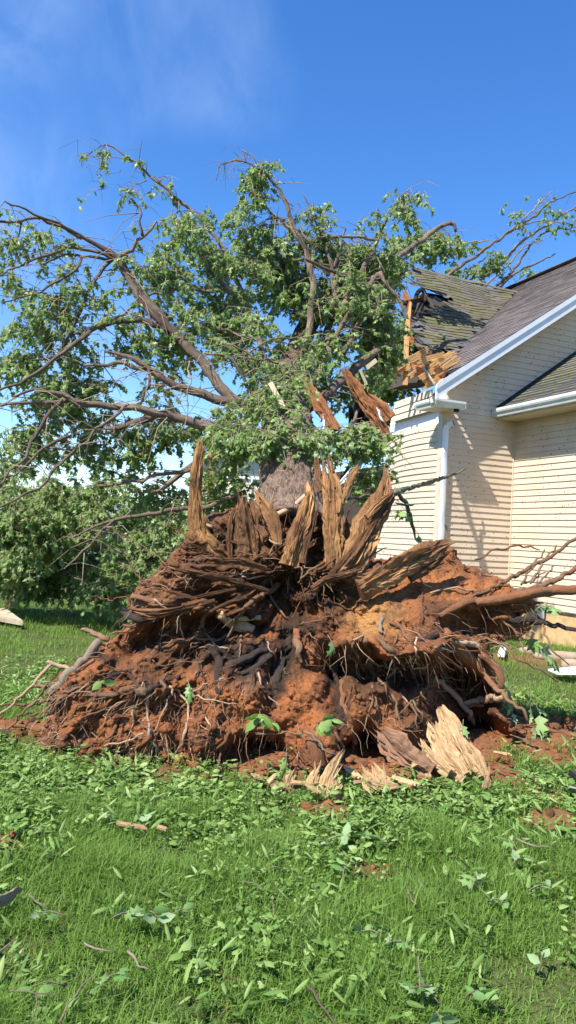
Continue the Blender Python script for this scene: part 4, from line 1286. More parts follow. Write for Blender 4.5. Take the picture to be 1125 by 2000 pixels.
def gauss(x, y, cx, cy, rx, ry, rot=0.0, p=2.0):
    dx = x - cx; dy = y - cy
    c, s_ = math.cos(rot), math.sin(rot)
    u = (dx * c + dy * s_) / rx; v = (-dx * s_ + dy * c) / ry
    return np.exp(-((u * u + v * v) ** (p / 2)))
HB_ = [ # cx, cy, rx, ry, rot, amp toward camera, sharpness
 (235, 1360, 150, 80, -.5, .22, 2), (330, 1180, 100, 28, .15, .16, 3), (395, 1125, 90, 24, .25, .14, 3), (470, 1350, 70, 55, 0, .16, 2.5), (592, 1372, 58, 60, 0, .07, 2.5), (700, 1385, 60, 60, .1, .14, 2.5),
 (820, 1420, 50, 60, 0, .08, 3), (545, 1150, 70, 26, 0, -.26, 2.5), (540, 1330, 22, 95, .25, -.17, 2.5), (655, 1350, 18, 95, -.15, -.17, 2.5), (440, 1228, 110, 26, .1, -.28, 3), (500, 1488, 60, 40, 0, -.9, 3), (712, 1480, 36, 44, 0, -.85, 3),
 (910, 1375, 70, 70, .2, -.55, 4), (905, 1450, 85, 38, -.2, -.8, 4), (770, 1316, 140, 26, .05, -.42, 4), (900, 1300, 50, 30, 0, -.2, 3), (640, 1300, 40, 30, 0, -.1, 2), (925, 1225, 55, 22, .1, -.3, 3), (950, 1190, 60, 12, -.1, -.2, 3),
 (300, 1245, 66, 26, -.4, -.3, 3), (420, 1170, 60, 12, .1, -.15, 3), (560, 1195, 50, 26, 0, -.3, 3), (370, 1290, 36, 40, 0, -.18, 3), (400, 1420, 60, 60, 0, .1, 2), (300, 1430, 60, 30, 0, .05, 2), (420, 1040, 40, 30, 0, .06, 2), (330, 1330, 50, 16, -.3, .1, 3),
 (490, 1040, 20, 40, .1, -.12, 3), (612, 1060, 18, 45, 0, -.18, 3), (545, 1025, 30, 20, 0, -.15, 2), (690, 1075, 16, 30, 0, -.2, 2), (360, 1220, 30, 12, 0, .1, 2), (190, 1300, 40, 24, -.7, .1, 2), (850, 1340, 30, 60, .5, .1, 2)]
def depth_smooth(x, y):
    d = 4.62 + (1530 - y) / 530.0 * 1.3
    d = d + np.maximum(0, x - 620) / 440.0 * .55 + np.maximum(0, 380 - x) / 300 * .12
    e = sdist(LEDGE, x, y)
    k = smooth(-12, 10, e)
    dl = 5.02 + (1288 - y) / 190.0 * .98 + np.maximum(0, x - 760) / 300 * .35
    d = d * (1 - k) + dl * k
    for (cx, cy, rx, ry, rot, a, p_) in HB_:
        d = d - a * gauss(x, y, cx, cy, rx, ry, rot, p_)
    return d
def depth_front(x, y):
    x = np.asarray(x, float); y = np.asarray(y, float)
    wx = x + 14 * fbm(x / 40, y / 40, 71, 3); wy = y + 14 * fbm(x / 40, y / 40, 72, 3)
    d = depth_smooth(wx, wy)
    ang = np.arctan2(wy - 1110, wx - 565); rad = np.hypot(wx - 565, (wy - 1110) * 1.2)
    # smooth clay faces: the top ledge and the three bulges under it
    calm = np.clip(gauss(x, y, 850, 1160, 150, 60, .1, 4) + gauss(x, y, 760, 1235, 90, 40, 0, 4) + gauss(x, y, 592, 1370, 55, 70, 0, 4) + gauss(x, y, 470, 1360, 60, 50, 0, 4) + gauss(x, y, 700, 1390, 55, 60, 0, 4), 0, 1)
    wild = 1 - .65 * calm
    rr = ridged(ang * 5.0 + 9, rad / 160.0, 41, 3)
    d = d - .20 * (rr - .55) * smooth(40, 160, rad) * wild
    up = smooth(1270, 1150, y) * smooth(740, 620, x)
    left = gauss(x, y, 230, 1370, 190, 110, -.4, 3)
    rr2 = ridged(ang * 12.0, rad / 140.0, 47, 3)
    d = d - (.16 * up + .10 * left) * (rr2 - .5)
    rr3 = ridged(ang * 34.0, rad / 70.0, 48, 2)
    d = d - (.05 * up + .05 * left + .02) * (rr3 - .5) * wild
    d = d - .10 * fbm(x / 60, y / 48, 43, 3) * (.4 + .6 * wild) - .03 * fbm(x / 20, y / 18, 46, 3) * wild - .05 * (ridged(x / 34, y / 24, 51, 3) - .5) * wild - .016 * fbm(x / 8, y / 7, 44, 3) - .008 * fbm(x / 3.2, y / 3.0, 45, 2)
    return d
STEP = 2.35
xs = np.arange(56, 1064, STEP); ys = np.arange(975, 1556, STEP)
GX, GY = np.meshgrid(xs, ys)
jx = GX.ravel(); jy = GY.ravel()
edge = sdist(SOIL, jx, jy) + 9 * fbm(jx / 16, jy / 16, 61, 4)
keep = edge > 0
dF = depth_front(jx, jy)
rim = np.clip(edge / 26.0, 0, 1)
dF = dF + .30 * (1 - np.sqrt(1 - (1 - rim) ** 2)) * smooth(1500, 1440, jy)
thick = .06 + 1.0 * np.sqrt(np.clip(edge / 150.0, 0, 1))
nid = np.full(jx.shape, -1); nid[keep] = np.arange(keep.sum())
Vf = Parr(jx[keep], jy[keep], dF[keep])
gz = ground_z(Vf[:, 0], Vf[:, 1]) - .05
Vf[:, 2] = np.maximum(Vf[:, 2], gz)
shape = GX.shape
kid = nid.reshape(shape)
q = np.stack([kid[:-1, :-1], kid[1:, :-1], kid[1:, 1:], kid[:-1, 1:]], -1).reshape(-1, 4)
q = q[(q >= 0).all(1)]
# coarse rounded back of the plate, joined along the rim by overlap
xb = jx[keep]; yb = jy[keep]
Vb = Parr(xb, yb, dF[keep] + thick[keep])
Vb = np.where((thick[keep] > .3)[:, None], Vb, Parr(xb, yb, dF[keep] + .02))
Vb = Vf + (Vb - Vf) * 1.0
Vb[:, 2] = np.maximum(Vb[:, 2], -.05)
NB = len(Vf)
# rim edges: those used once
e = np.concatenate([q[:, [0, 1]], q[:, [1, 2]], q[:, [2, 3]], q[:, [3, 0]]])
key = np.sort(e, 1); kk = key[:, 0].astype(np.int64) * NB + key[:, 1]
uq, inv, cn = np.unique(kk, return_inverse=True, return_counts=True)
be = e[cn[inv] == 1]
rimq = np.stack([be[:, 1], be[:, 0], be[:, 0] + NB, be[:, 1] + NB], 1)
AV = np.vstack([Vf, Vb]); AQ = np.vstack([q, q[:, ::-1] + NB, rimq])
# soil colours, with shade of grooves and hollows painted in
def paint(x, y):
    C = np.tile(np.array([.28, .105, .040]), (len(x), 1))
    def lay(col, k):
        nonlocal C
        C = C * (1 - k[:, None]) + np.array(col)[None] * k[:, None]
    wx = x + 22 * fbm(x / 30, y / 30, 81, 3); wy = y + 22 * fbm(x / 30, y / 30, 82, 3)
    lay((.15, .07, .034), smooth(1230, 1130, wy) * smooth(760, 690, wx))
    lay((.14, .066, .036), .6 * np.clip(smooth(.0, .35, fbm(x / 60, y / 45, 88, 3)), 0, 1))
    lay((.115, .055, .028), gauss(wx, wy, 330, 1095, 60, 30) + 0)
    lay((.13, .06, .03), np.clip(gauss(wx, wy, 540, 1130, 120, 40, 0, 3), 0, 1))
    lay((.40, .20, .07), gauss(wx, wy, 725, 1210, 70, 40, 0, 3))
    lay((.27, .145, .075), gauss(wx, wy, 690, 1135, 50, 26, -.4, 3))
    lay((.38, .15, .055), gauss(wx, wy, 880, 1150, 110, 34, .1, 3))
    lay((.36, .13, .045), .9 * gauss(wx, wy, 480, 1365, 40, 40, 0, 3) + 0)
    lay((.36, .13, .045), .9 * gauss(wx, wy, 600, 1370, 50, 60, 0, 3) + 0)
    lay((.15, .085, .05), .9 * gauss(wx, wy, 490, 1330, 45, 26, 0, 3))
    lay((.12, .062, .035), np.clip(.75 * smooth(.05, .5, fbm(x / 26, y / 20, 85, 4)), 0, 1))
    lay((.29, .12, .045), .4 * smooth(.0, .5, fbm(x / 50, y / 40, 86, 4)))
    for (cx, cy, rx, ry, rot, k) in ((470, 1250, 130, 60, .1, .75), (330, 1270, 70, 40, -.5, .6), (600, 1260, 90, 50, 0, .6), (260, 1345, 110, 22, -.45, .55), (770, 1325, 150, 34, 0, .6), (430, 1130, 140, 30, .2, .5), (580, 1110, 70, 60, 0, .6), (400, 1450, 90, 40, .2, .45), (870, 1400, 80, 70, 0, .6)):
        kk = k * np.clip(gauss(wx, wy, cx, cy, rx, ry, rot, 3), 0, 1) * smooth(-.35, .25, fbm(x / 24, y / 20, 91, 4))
        lay((.055, .034, .022), kk)  # dark brown earth, also standing in for shade in the hollows
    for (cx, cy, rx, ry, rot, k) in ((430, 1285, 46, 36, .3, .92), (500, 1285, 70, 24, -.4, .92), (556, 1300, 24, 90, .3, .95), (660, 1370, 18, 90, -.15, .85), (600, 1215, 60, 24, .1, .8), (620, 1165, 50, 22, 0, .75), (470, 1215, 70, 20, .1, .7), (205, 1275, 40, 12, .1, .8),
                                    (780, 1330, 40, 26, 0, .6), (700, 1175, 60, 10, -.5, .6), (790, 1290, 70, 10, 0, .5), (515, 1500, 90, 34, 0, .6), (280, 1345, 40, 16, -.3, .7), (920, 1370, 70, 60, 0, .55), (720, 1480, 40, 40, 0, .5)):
        lay((.024, .020, .018), k * np.clip(gauss(wx, wy, cx, cy, rx, ry, rot, 3), 0, 1))  # black earth round dark roots, plus painted shade of grooves and cavities
    return np.clip(C, .01, 1)
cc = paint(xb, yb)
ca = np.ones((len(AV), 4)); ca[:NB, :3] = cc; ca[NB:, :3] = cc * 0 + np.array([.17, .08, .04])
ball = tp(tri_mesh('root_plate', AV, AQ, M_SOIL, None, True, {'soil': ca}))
ball.data.update()

def rb(o):
    o.parent = ball
    return o
def root_path(pts, lift=.6):
    """[(px,py,hw[,extra toward camera m])] hugging the soil face."""
    out = []
    for q in pts:
        x, y, h = q[:3]
        ex = q[3] if len(q) > 3 else 0
        d = float(depth_front(np.array([x]), np.array([y]))[0])
        d = min(d, 6.3) - h * d / F_PX * lift - ex
        p_ = P(x, y, d)
        out.append([*p_, h * d / F_PX])
    return np.array(out)
ROOTS = [
 ('g', [(98, 1358, 10), (129, 1323, 12), (157, 1300, 10), (196, 1256, 9)]), ('r', [(160, 1229, 3.5), (178, 1231, 4.5), (211, 1251, 5)]), ('p', [(92, 1291, 4), (116, 1300, 4.5), (154, 1311, 4)]),
 ('p', [(100, 1298, 3.5, .05), (50, 1352, 3, .05), (-5, 1400, 2.2, 0)]), ('r', [(92, 1335, 3, .05), (45, 1392, 2.5, .05), (-5, 1438, 1.6)]), ('r', [(-5, 1378, 2), (60, 1374, 2.5, .03), (110, 1366, 3, .03), (155, 1346, 3)]),
 ('d', [(242, 1191, 8), (258, 1204, 9), (281, 1210, 9), (315, 1215, 6)]), ('r', [(350, 1204, 5), (332, 1233, 4.5), (309, 1261, 4), (284, 1290, 4)]), ('p', [(350, 1207, 1.6, .03), (354, 1240, 1.5, .05), (358, 1276, 1, .05)]),
 ('d', [(255, 1313, 5), (234, 1318, 6), (203, 1333, 6), (174, 1358, 5)]), ('r', [(165, 1358, 4), (219, 1356, 5), (250, 1346, 7), (270, 1351, 8), (288, 1349, 7)]), ('d', [(246, 1310, 4), (262, 1335, 6), (284, 1350, 7), (300, 1345, 5), (345, 1325, 5), (365, 1312, 4)]),
 ('d', [(216, 1400, 4), (245, 1377, 6), (275, 1354, 6)]), ('r', [(172, 1428, 2), (180, 1395, 2.6, .03), (193, 1369, 2)]), ('g', [(288, 1354, 2.6), (290, 1395, 2.6, .03), (290, 1429, 3, .03), (309, 1474, 2.6)]),
 ('p', [(330, 1341, 3), (355, 1356, 2.6, .03), (368, 1390, 2, .04), (354, 1447, 1.2, .03)]), ('p', [(337, 1346, 2), (322, 1385, 1.8, .03), (301, 1431, 1.4)]), ('r', [(95, 1369, 3), (129, 1351, 3, .02), (167, 1342, 2.5)]),
 ('r', [(129, 1408, 1.6), (154, 1380, 1.8, .03), (216, 1359, 1.8)]), ('r', [(148, 1458, 7), (165, 1441, 8), (170, 1427, 6)]), ('r', [(103, 1449, 2), (170, 1405, 2.2, .03)]), ('p', [(203, 1457, 1.5, .02), (286, 1434, 1.8, .03)]),
 ('r', [(120, 1420, 2, .02), (180, 1398, 2, .03), (240, 1372, 2)]), ('r', [(406, 1186, 5), (393, 1225, 4, .03), (379, 1280, 2, .02)]), ('r', [(392, 1228, 2.2, .03), (378, 1246, 2, .03), (362, 1264, 1.4)]),
 ('p', [(428, 1199, 10), (460, 1217, 11), (496, 1232, 10)]), ('p', [(460, 1208, 5), (507, 1209, 5)]), ('r', [(545, 1140, 5, .05), (520, 1158, 5, .06), (489, 1181, 4, .05), (458, 1212, 3, .05), (442, 1251, 1.8, .04)]),
 ('r', [(527, 1158, 2.4, .05), (543, 1186, 2.2, .05), (561, 1210, 2)]), ('p', [(471, 1122, 2, .03), (486, 1109, 2.2, .04), (522, 1102, 2)]), ('p', [(474, 1126, 1.6, .03), (491, 1128, 1.8, .04), (536, 1121, 1.4)]),
 ('d', [(417, 1272, 9), (427, 1295, 10), (422, 1356, 7)]), ('d', [(440, 1302, 8), (473, 1288, 10), (522, 1266, 8)]), ('d', [(470, 1318, 7), (505, 1300, 9), (540, 1270, 8)]), ('d', [(567, 1246, 8), (551, 1287, 11), (536, 1328, 11), (530, 1385, 7)]),
 ('r', [(582, 1228, 8), (580, 1250, 7, .0), (583, 1272, 6, .03), (592, 1297, 2.5, .04)]), ('r', [(471, 1416, 4), (476, 1447, 4, .02), (504, 1472, 3.5, .03), (527, 1500, 3)]), ('d', [(504, 1414, 7), (520, 1447, 8), (537, 1475, 6)]), ('r', [(424, 1424, 2.4), (430, 1462, 2.4, .04), (422, 1516, 2, .1)]),
 ('r', [(460, 1423, 2), (445, 1467, 2, .05), (427, 1518, 1.8, .1)]), ('p', [(386, 1385, 2), (406, 1411, 2, .02), (425, 1424, 1.8)]), ('p', [(360, 1360, 1.5, .03), (399, 1338, 1.5, .04), (456, 1322, 1)]), ('p', [(365, 1356, 1.5, .03), (412, 1367, 1.4, .04), (465, 1378, .8, .02)]),
 ('r', [(525, 1488, 3, .1), (566, 1490, 3.2, .1), (602, 1502, 2.5, .1)]), ('r', [(715, 1250, 5), (720, 1292, 4, .05), (729, 1325, 3, .06), (725, 1369, 2.2, .05), (718, 1416, 1.4, .03)]), ('r', [(727, 1338, 2, .06), (740, 1388, 1.4, .05)]),
 ('g', [(746, 1205, 4), (746, 1226, 4, .02), (750, 1240, 2.5, .02)]), ('r', [(738, 1246, 6), (764, 1274, 5, .03), (784, 1297, 4, .05), (797, 1309, 2.5, .06)]), ('p', [(718, 1287, 2, .05), (748, 1302, 2, .07), (776, 1310, 1.5, .06)]),
 ('r', [(787, 1264, 2.4, .02), (810, 1320, 2.2, .08), (826, 1359, 2, .08), (846, 1392, 1.5, .05)]), ('p', [(802, 1308, 2, .1), (841, 1297, 2, .1), (857, 1281, 1.2, .1)]), ('g', [(850, 1264, 2.6, .05), (892, 1277, 2.6, .06)]),
 ('p', [(850, 1324, 5, .05), (872, 1341, 5.5, .06), (898, 1369, 5, .08), (918, 1398, 4, .08), (927, 1428, 3, .06)]), ('r', [(766, 1357, 2.6, .04), (779, 1395, 2.6, .05), (796, 1454, 2, .04)]), ('r', [(804, 1368, 2, .05), (790, 1385, 2, .05), (778, 1402, 1.6, .04)]),
 ('r', [(806, 1368, 2.4, .05), (822, 1395, 2, .05), (834, 1422, 1.4, .05)]), ('r', [(802, 1362, 3), (812, 1400, 2, .05), (815, 1425, 1.2, .05)]), ('s', [(860, 1203, 6, .0), (887, 1189, 6.5, .01), (922, 1174, 6, .01), (967, 1173, 5.5, .02), (1012, 1175, 4), (1060, 1178, 2)]),
 ('s', [(930, 1178, 8), (980, 1170, 9), (1030, 1160, 10), (1080, 1155, 10), (1135, 1152, 9)]), ('r', [(880, 1190, 2.5, .03), (924, 1166, 3, .03), (979, 1138, 4, .02), (1022, 1115, 4), (1060, 1093, 4), (1130, 1048, 3.5)]),
 ('r', [(1000, 1160, 5), (1037, 1150, 6), (1068, 1140, 5.5), (1135, 1104, 4)]), ('d', [(950, 1208, 6), (1005, 1211, 6.5), (1063, 1217, 6), (1135, 1234, 5)]), ('s', [(868, 1235, 12), (900, 1275, 13), (930, 1300, 11), (952, 1323, 8)]),
 ('r', [(940, 1312, 6), (982, 1356, 4, .05), (1012, 1379, 3.4, .05), (1031, 1410, 2.4)]), ('s', [(938, 1278, 8), (962, 1298, 9, .02), (977, 1318, 8, .03), (979, 1346, 5, .03)]), ('p', [(888, 1251, 5, .03), (921, 1260, 6, .03), (940, 1262, 3, .03)]),
 ('r', [(868, 1241, 2.4, .04), (916, 1252, 2.2, .05), (946, 1249, 2, .04), (975, 1256, 2, .04), (1015, 1288, 2.2, .04), (1058, 1310, 2, .02), (1092, 1332, 1.4)]), ('p', [(904, 1375, 6, .1), (941, 1366, 6, .12), (984, 1363, 5, .05)]), ('r', [(906, 1382, 4, .1), (945, 1375, 3, .1)]),
 ('r', [(950, 1190, 2, .03), (977, 1195, 2, .03), (1006, 1214, 1.6)]), ('r', [(970, 1205, 2, .03), (1000, 1225, 2.2, .03), (1020, 1262, 2), (1050, 1300, 1.5)]), ('r', [(1030, 1163, 2), (1052, 1205, 2.4), (1065, 1238, 2), (1085, 1275, 1.6), (1110, 1300, 1)]),
 ('r', [(928, 1093, 2), (965, 1076, 2), (1003, 1068, 2), (1034, 1068, 1.8), (1052, 1072, 1.2)]), ('r', [(1018, 1141, 3), (1041, 1104, 2.2), (1065, 1072, 1.5)]), ('r', [(1036, 1138, 3), (1062, 1095, 2.2), (1089, 1064, 1.4)]), ('r', [(1055, 1138, 2.2), (1070, 1118, 2), (1082, 1103, 1.2)]),
 ('r', [(1020, 1140, 2), (1045, 1128, 1.6), (1062, 1120, 1.2)]), ('p', [(840, 1158, 2, .02), (880, 1150, 2, .03), (925, 1152, 1.5, .02)]), ('p', [(818, 1122, 1.8, .03), (826, 1140, 1.8, .05), (842, 1148, 1.4, .03)]),
 ('p', [(505, 1055, 5, .06), (512, 1035, 5, .1), (530, 1012, 5.5, .12), (560, 998, 5.5, .1), (600, 965, 5, .1)]), ('p', [(520, 1053, 1.6, .08), (538, 1060, 1.8, .1), (552, 1068, 1.2, .08)]), ('r', [(583, 1138, 3, .06), (600, 1120, 2.6, .08), (648, 1090, 1.8, .06)]),
 ('r', [(607, 1128, 1.6, .06), (618, 1155, 1.6, .07), (628, 1185, 1, .05)]), ('r', [(585, 1220, 2, .04), (620, 1212, 1.8, .05), (655, 1205, 1.4, .04)]), ('r', [(592, 1262, 2.4, .03), (604, 1240, 2, .05), (640, 1230, 1.6, .05)]), ('r', [(688, 1258, 2.4, .02), (696, 1285, 2.2, .05), (706, 1310, 1.4, .06)]),
 ('r', [(680, 1280, 2, .03), (705, 1288, 1.8, .06)]), ('s', [(668, 1330, 5, .01), (672, 1380, 5, .02), (690, 1440, 4, .03), (690, 1480, 4, .04)]), ('d', [(648, 1290, 7), (660, 1340, 6), (672, 1400, 5)]), ('r', [(655, 1430, 3, .05), (668, 1455, 3, .08), (672, 1505, 2.4, .1)]),
 ('s', [(855, 1440, 4, .05), (862, 1400, 4, .03), (848, 1360, 4)]), ('r', [(912, 1258, 3), (940, 1272, 2.2, .04), (955, 1300, 1.6, .04)]), ('s', [(895, 1285, 6), (903, 1320, 5, .02), (905, 1365, 4, .02)]), ('r', [(872, 1320, 2.6), (885, 1350, 2.2, .06), (900, 1362, 2, .06)]),
 ('r', [(760, 1215, 2.6, .01), (778, 1225, 3, .02), (792, 1245, 2.6, .02), (804, 1252, 2)]), ('d', [(815, 1252, 6), (845, 1242, 7), (872, 1232, 7)]), ('p', [(690, 1250, 2.4, .02), (700, 1245, 2.4, .03), (712, 1238, 2, .02)]),
 ('r', [(262, 1178, 6), (300, 1184, 7), (350, 1176, 5)]), ('r', [(256, 1166, 5), (290, 1172, 5), (330, 1180, 4)]), ('p', [(300, 1170, 2.5, .04), (318, 1182, 2.5, .05), (334, 1196, 2, .04)]), ('r', [(330, 1140, 3), (345, 1150, 3, .03), (380, 1146, 2.4)]),
 ('r', [(240, 1220, 2, .03), (262, 1222, 2.2, .03), (300, 1212, 2)]), ('r', [(214, 1240, 2, .02), (250, 1232, 2.2, .02), (268, 1222, 2)]), ('r', [(470, 1160, 3, .04), (440, 1185, 2.6, .05), (415, 1200, 2)]), ('r', [(300, 1300, 2, .03), (320, 1300, 2.2, .04), (365, 1285, 1.8, .03)]), ('r', [(262, 1275, 2, .02), (280, 1262, 2, .03), (300, 1296, 1.6, .03)]),
]
rr_ = random.Random(5)
while len(ROOTS) < 285:
    x = rr_.uniform(85, 1035); y = rr_.uniform(1020, 1500)
    g_ = lambda a, b, c, d: float(gauss(np.array(x), np.array(y), a, b, c, d))
    wgt = .22 + .9 * g_(230, 1370, 170, 100) + .7 * g_(420, 1200, 140, 70) + .8 * g_(800, 1300, 170, 40) + .6 * g_(930, 1270, 110, 80) + .45 * g_(440, 1440, 150, 60) + .35 * g_(560, 1110, 120, 60) - .8 * g_(850, 1160, 120, 40) - .5 * g_(600, 1370, 60, 60)
    if rr_.random() > wgt or not inside(SOIL, np.array([x]), np.array([y]))[0]: continue
    an = math.atan2(y - 1110, x - 565) + rr_.gauss(0, .55)
    if x > 640 and y > 1270: an = rr_.gauss(1.5, .5)
    ln = rr_.uniform(28, 110); h = rr_.choice((1.2, 1.5, 1.8, 2.2, 3, 4))
    pts = [(x, y, h)]
    for q in range(3):
        an += rr_.gauss(0, .35)
        x += math.cos(an) * ln / 3; y += math.sin(an) * ln / 3
        if y > 1512: break
        pts.append((x, y, h * (1 - .26 * (q + 1)), rr_.uniform(0, .05)))
    if len(pts) > 2: ROOTS.append((rr_.choice('prrrddsssr'), pts))
RM = {'p': M_ROOTPALE, 'r': M_ROOT, 'd': M_ROOTDARK, 's': M_ROOTRED, 'g': M_PALEBARK}
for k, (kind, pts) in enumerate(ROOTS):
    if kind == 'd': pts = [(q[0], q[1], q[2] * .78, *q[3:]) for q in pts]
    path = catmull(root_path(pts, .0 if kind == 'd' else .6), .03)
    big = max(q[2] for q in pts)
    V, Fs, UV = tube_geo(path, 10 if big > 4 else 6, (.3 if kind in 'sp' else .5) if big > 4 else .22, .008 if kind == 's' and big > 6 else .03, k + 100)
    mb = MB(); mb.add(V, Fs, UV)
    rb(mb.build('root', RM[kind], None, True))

# hair-fine rootlets: far too many to count
RV = []; RF = []; ro = 0
def rootlet(x, y, d, L, ang, r, sag_=.5):
    global ro
    if d > 6.2: return
    p0 = P(x, y, d + .01)
    n = 6
    dirv = np.array([math.cos(ang), -random.uniform(.1, .7), math.sin(ang)])
    p_ = p0.copy(); pts = [[*p_, r]]
    for i in range(1, n):
        dirv = dirv + RNG.normal(size=3) * .28 - ZH * sag_ * .35
        dirv /= np.linalg.norm(dirv)
        p_ = p_ + dirv * L / n
        if p_[2] < .03: break
        pts.append([*p_, r * (1 - .75 * i / n)])
    if len(pts) < 3: return
    V, Fs, UV = tube_geo(np.array(pts), 4, 0, 0, 1, False)
    RV.append(V); RF.extend([tuple(i + ro for i in f) for f in Fs]); ro += len(V)
qx = RNG.uniform(80, 1040, 7000); qy = RNG.uniform(1010, 1510, 7000)
wg = .35 + .8 * gauss(qx, qy, 230, 1370, 160, 90) + .9 * gauss(qx, qy, 780, 1300, 180, 40) + .5 * gauss(qx, qy, 930, 1260, 120, 70) + .5 * gauss(qx, qy, 450, 1450, 160, 60) + .4 * gauss(qx, qy, 560, 1100, 140, 60)
wg = wg - .8 * gauss(qx, qy, 850, 1160, 110, 40) - .6 * gauss(qx, qy, 590, 1365, 70, 60)
ok = inside(SOIL, qx, qy) & (RNG.random(7000) < wg)
qx = qx[ok][:2500]; qy = qy[ok][:2500]; qd = depth_front(qx, qy)
for x, y, d in zip(qx, qy, qd):
    base = math.atan2(-(y - 1110), x - 565)
    rootlet(x, y, d, random.choice((.05, .08, .12, .18, .28)), base + random.gauss(0, .8), random.choice((.0016, .002, .0026, .0036)), random.uniform(.2, .9))
half_v = sum(len(v) for v in RV[:len(RV) // 2])
AF = np.array(RF); AVV = np.vstack(RV)
f0 = AF[AF[:, 0] < half_v]; f1 = AF[AF[:, 0] >= half_v] - half_v
for vv, ff, mm_ in ((AVV[:half_v], f0, M_ROOT), (AVV[half_v:], f1, M_ROOTPALE)):
    o = tri_mesh('rootlets', vv, ff, mm_, None, True)
    o['kind'] = 'stuff'
    rb(o)

# ---- torn wood: bundles of shards
def shards(path_px, n, jag, seed, depthfn=None, thin=.55, back=0.06):
    """path_px [(px,py,half width px,depth)]; a solid fluted piece of torn wood with a ragged, spiky tip, returned as MB."""
    rnd = np.random.default_rng(seed)
    pts = np.array([[*P(x, y, d), h * d / F_PX] for x, y, h, d in path_px])
    path = catmull(pts, .018)
    c = path[:, :3]; wd = path[:, 3]
    m_ = len(path)
    t = np.gradient(c, axis=0); t /= np.linalg.norm(t, axis=1)[:, None] + 1e-9
    L = np.concatenate([[0], np.cumsum(np.linalg.norm(np.diff(c, axis=0), axis=1))])
    side = np.cross(t, np.array([0, 1, 0.15])); side /= np.linalg.norm(side, axis=1)[:, None] + 1e-9
    nrm = np.cross(side, t)
    cols = 52
    a = np.arange(cols) / cols * 2 * math.pi
    # ragged end per column, in groups
    grp = np.repeat(rnd.random(cols // 2 + 1), 2)[:cols]
    e = 1 - jag * (0.65 * grp ** 1.2 + .35 * rnd.random(cols))
    e[rnd.integers(0, cols, 3)] = 1.0
    rows = max(14, min(60, m_))
    fl = rnd.uniform(.5, .85)
    V = np.zeros((rows, cols, 3)); UV = []
    ph = rnd.uniform(0, 50)
    for i in range(rows):
        g = i / (rows - 1)
        f = g * e * (m_ - 1)
        k0 = np.clip(f.astype(int), 0, m_ - 2); fr = (f - k0)[:, None]
        cc = c[k0] * (1 - fr) + c[k0 + 1] * fr
        ww = wd[k0] * (1 - fr[:, 0]) + wd[k0 + 1] * fr[:, 0]
        ll = L[k0] * (1 - fr[:, 0]) + L[k0 + 1] * fr[:, 0]
        rg = ridged(a * 2.6 + ph, ll * 1.1 + ph, seed, 3) - .6
        rg2 = ridged(a * 7.0 + ph, ll * 1.6, seed + 5, 2) - .6
        big = fbm(np.cos(a) * 1.2 + ph, np.sin(a) * 1.2 + ll * 2.2, seed + 9, 2)
        stp = fbm(a * 2.2 + ph, ll * 9 + ph, seed + 21, 3)
        stp2 = fbm(a * 5 + ph, ll * 26 + ph, seed + 33, 3)
        rr = ww * (1 + .7 * rg + .38 * rg2 + .6 * big + .5 * stp + .3 * stp2)
        rr = rr * (1 - .55 * smooth(.75, 1.0, np.full(cols, g)) * (.5 + grp * .5))
        V[i] = cc + side[k0] * (rr * np.cos(a))[:, None] + nrm[k0] * (rr * np.sin(a) * fl)[:, None]
        UV += [(x_ / 6.283 * 1.0, l_) for x_, l_ in zip(np.abs(a - math.pi), ll)]
    Fs = []
    for i in range(rows - 1):
        for j_ in range(cols):
            p0 = i * cols + j_; p1 = i * cols + (j_ + 1) % cols
            Fs.append((p0, p1, p1 + cols, p0 + cols))
    V = V.reshape(-1, 3)
    tipc = V[-cols:].mean(0) - t[-1] * wd[-1] * 1.2
    V = np.vstack([V, tipc[None]]); UV.append((.5, float(L[-1])))
    for j_ in range(cols):
        Fs.append(((rows - 1) * cols + j_, (rows - 1) * cols + (j_ + 1) % cols, rows * cols))
    Fs.append(tuple(range(cols - 1, -1, -1)))
    mb = MB(); mb.add(V, Fs, UV)
    # loose spikes and slivers standing off it
    for k in range(max(4, n)):
        q0 = int(rnd.uniform(.25, .85) * (m_ - 1)); ln = rnd.uniform(.5, 1.6) * max(wd[q0], .035) * 2.0
        u = rnd.uniform(-1, 1)
        base = c[q0] + side[q0] * u * wd[q0] * .8 - nrm[q0] * rnd.uniform(-.1, .9) * wd[q0] * fl
        if (base - c[q0])[1] > 0.02: base = base - (base - c[q0]) * .5
        dv = t[q0] + side[q0] * u * rnd.uniform(0, .5) + rnd.normal(size=3) * .16
        dv /= np.linalg.norm(dv)
        w0 = rnd.uniform(.005, .014)
        s1 = np.cross(dv, rnd.normal(size=3)); s1 /= np.linalg.norm(s1); s2 = np.cross(dv, s1)
        tip = base + dv * ln
        mid = base + dv * ln * .55 + s1 * w0 * rnd.uniform(-1, 1)
        v = [base + s1 * w0, base - s1 * w0 * .5 + s2 * w0 * .6, base - s1 * w0 * .5 - s2 * w0 * .6, mid + s1 * w0 * .8, mid - s1 * w0 * .4 + s2 * w0 * .5, mid - s1 * w0 * .4 - s2 * w0 * .5, tip]
        uu = rnd.random()
        mb.add(v, [(0, 1, 4, 3), (1, 2, 5, 4), (2, 0, 3, 5), (3, 4, 6), (4, 5, 6), (5, 3, 6), (2, 1, 0)], [(uu, 0), (uu + .1, 0), (uu + .2, 0), (uu, ln * .5), (uu + .1, ln * .5), (uu + .2, ln * .5), (uu, ln)])
    return mb
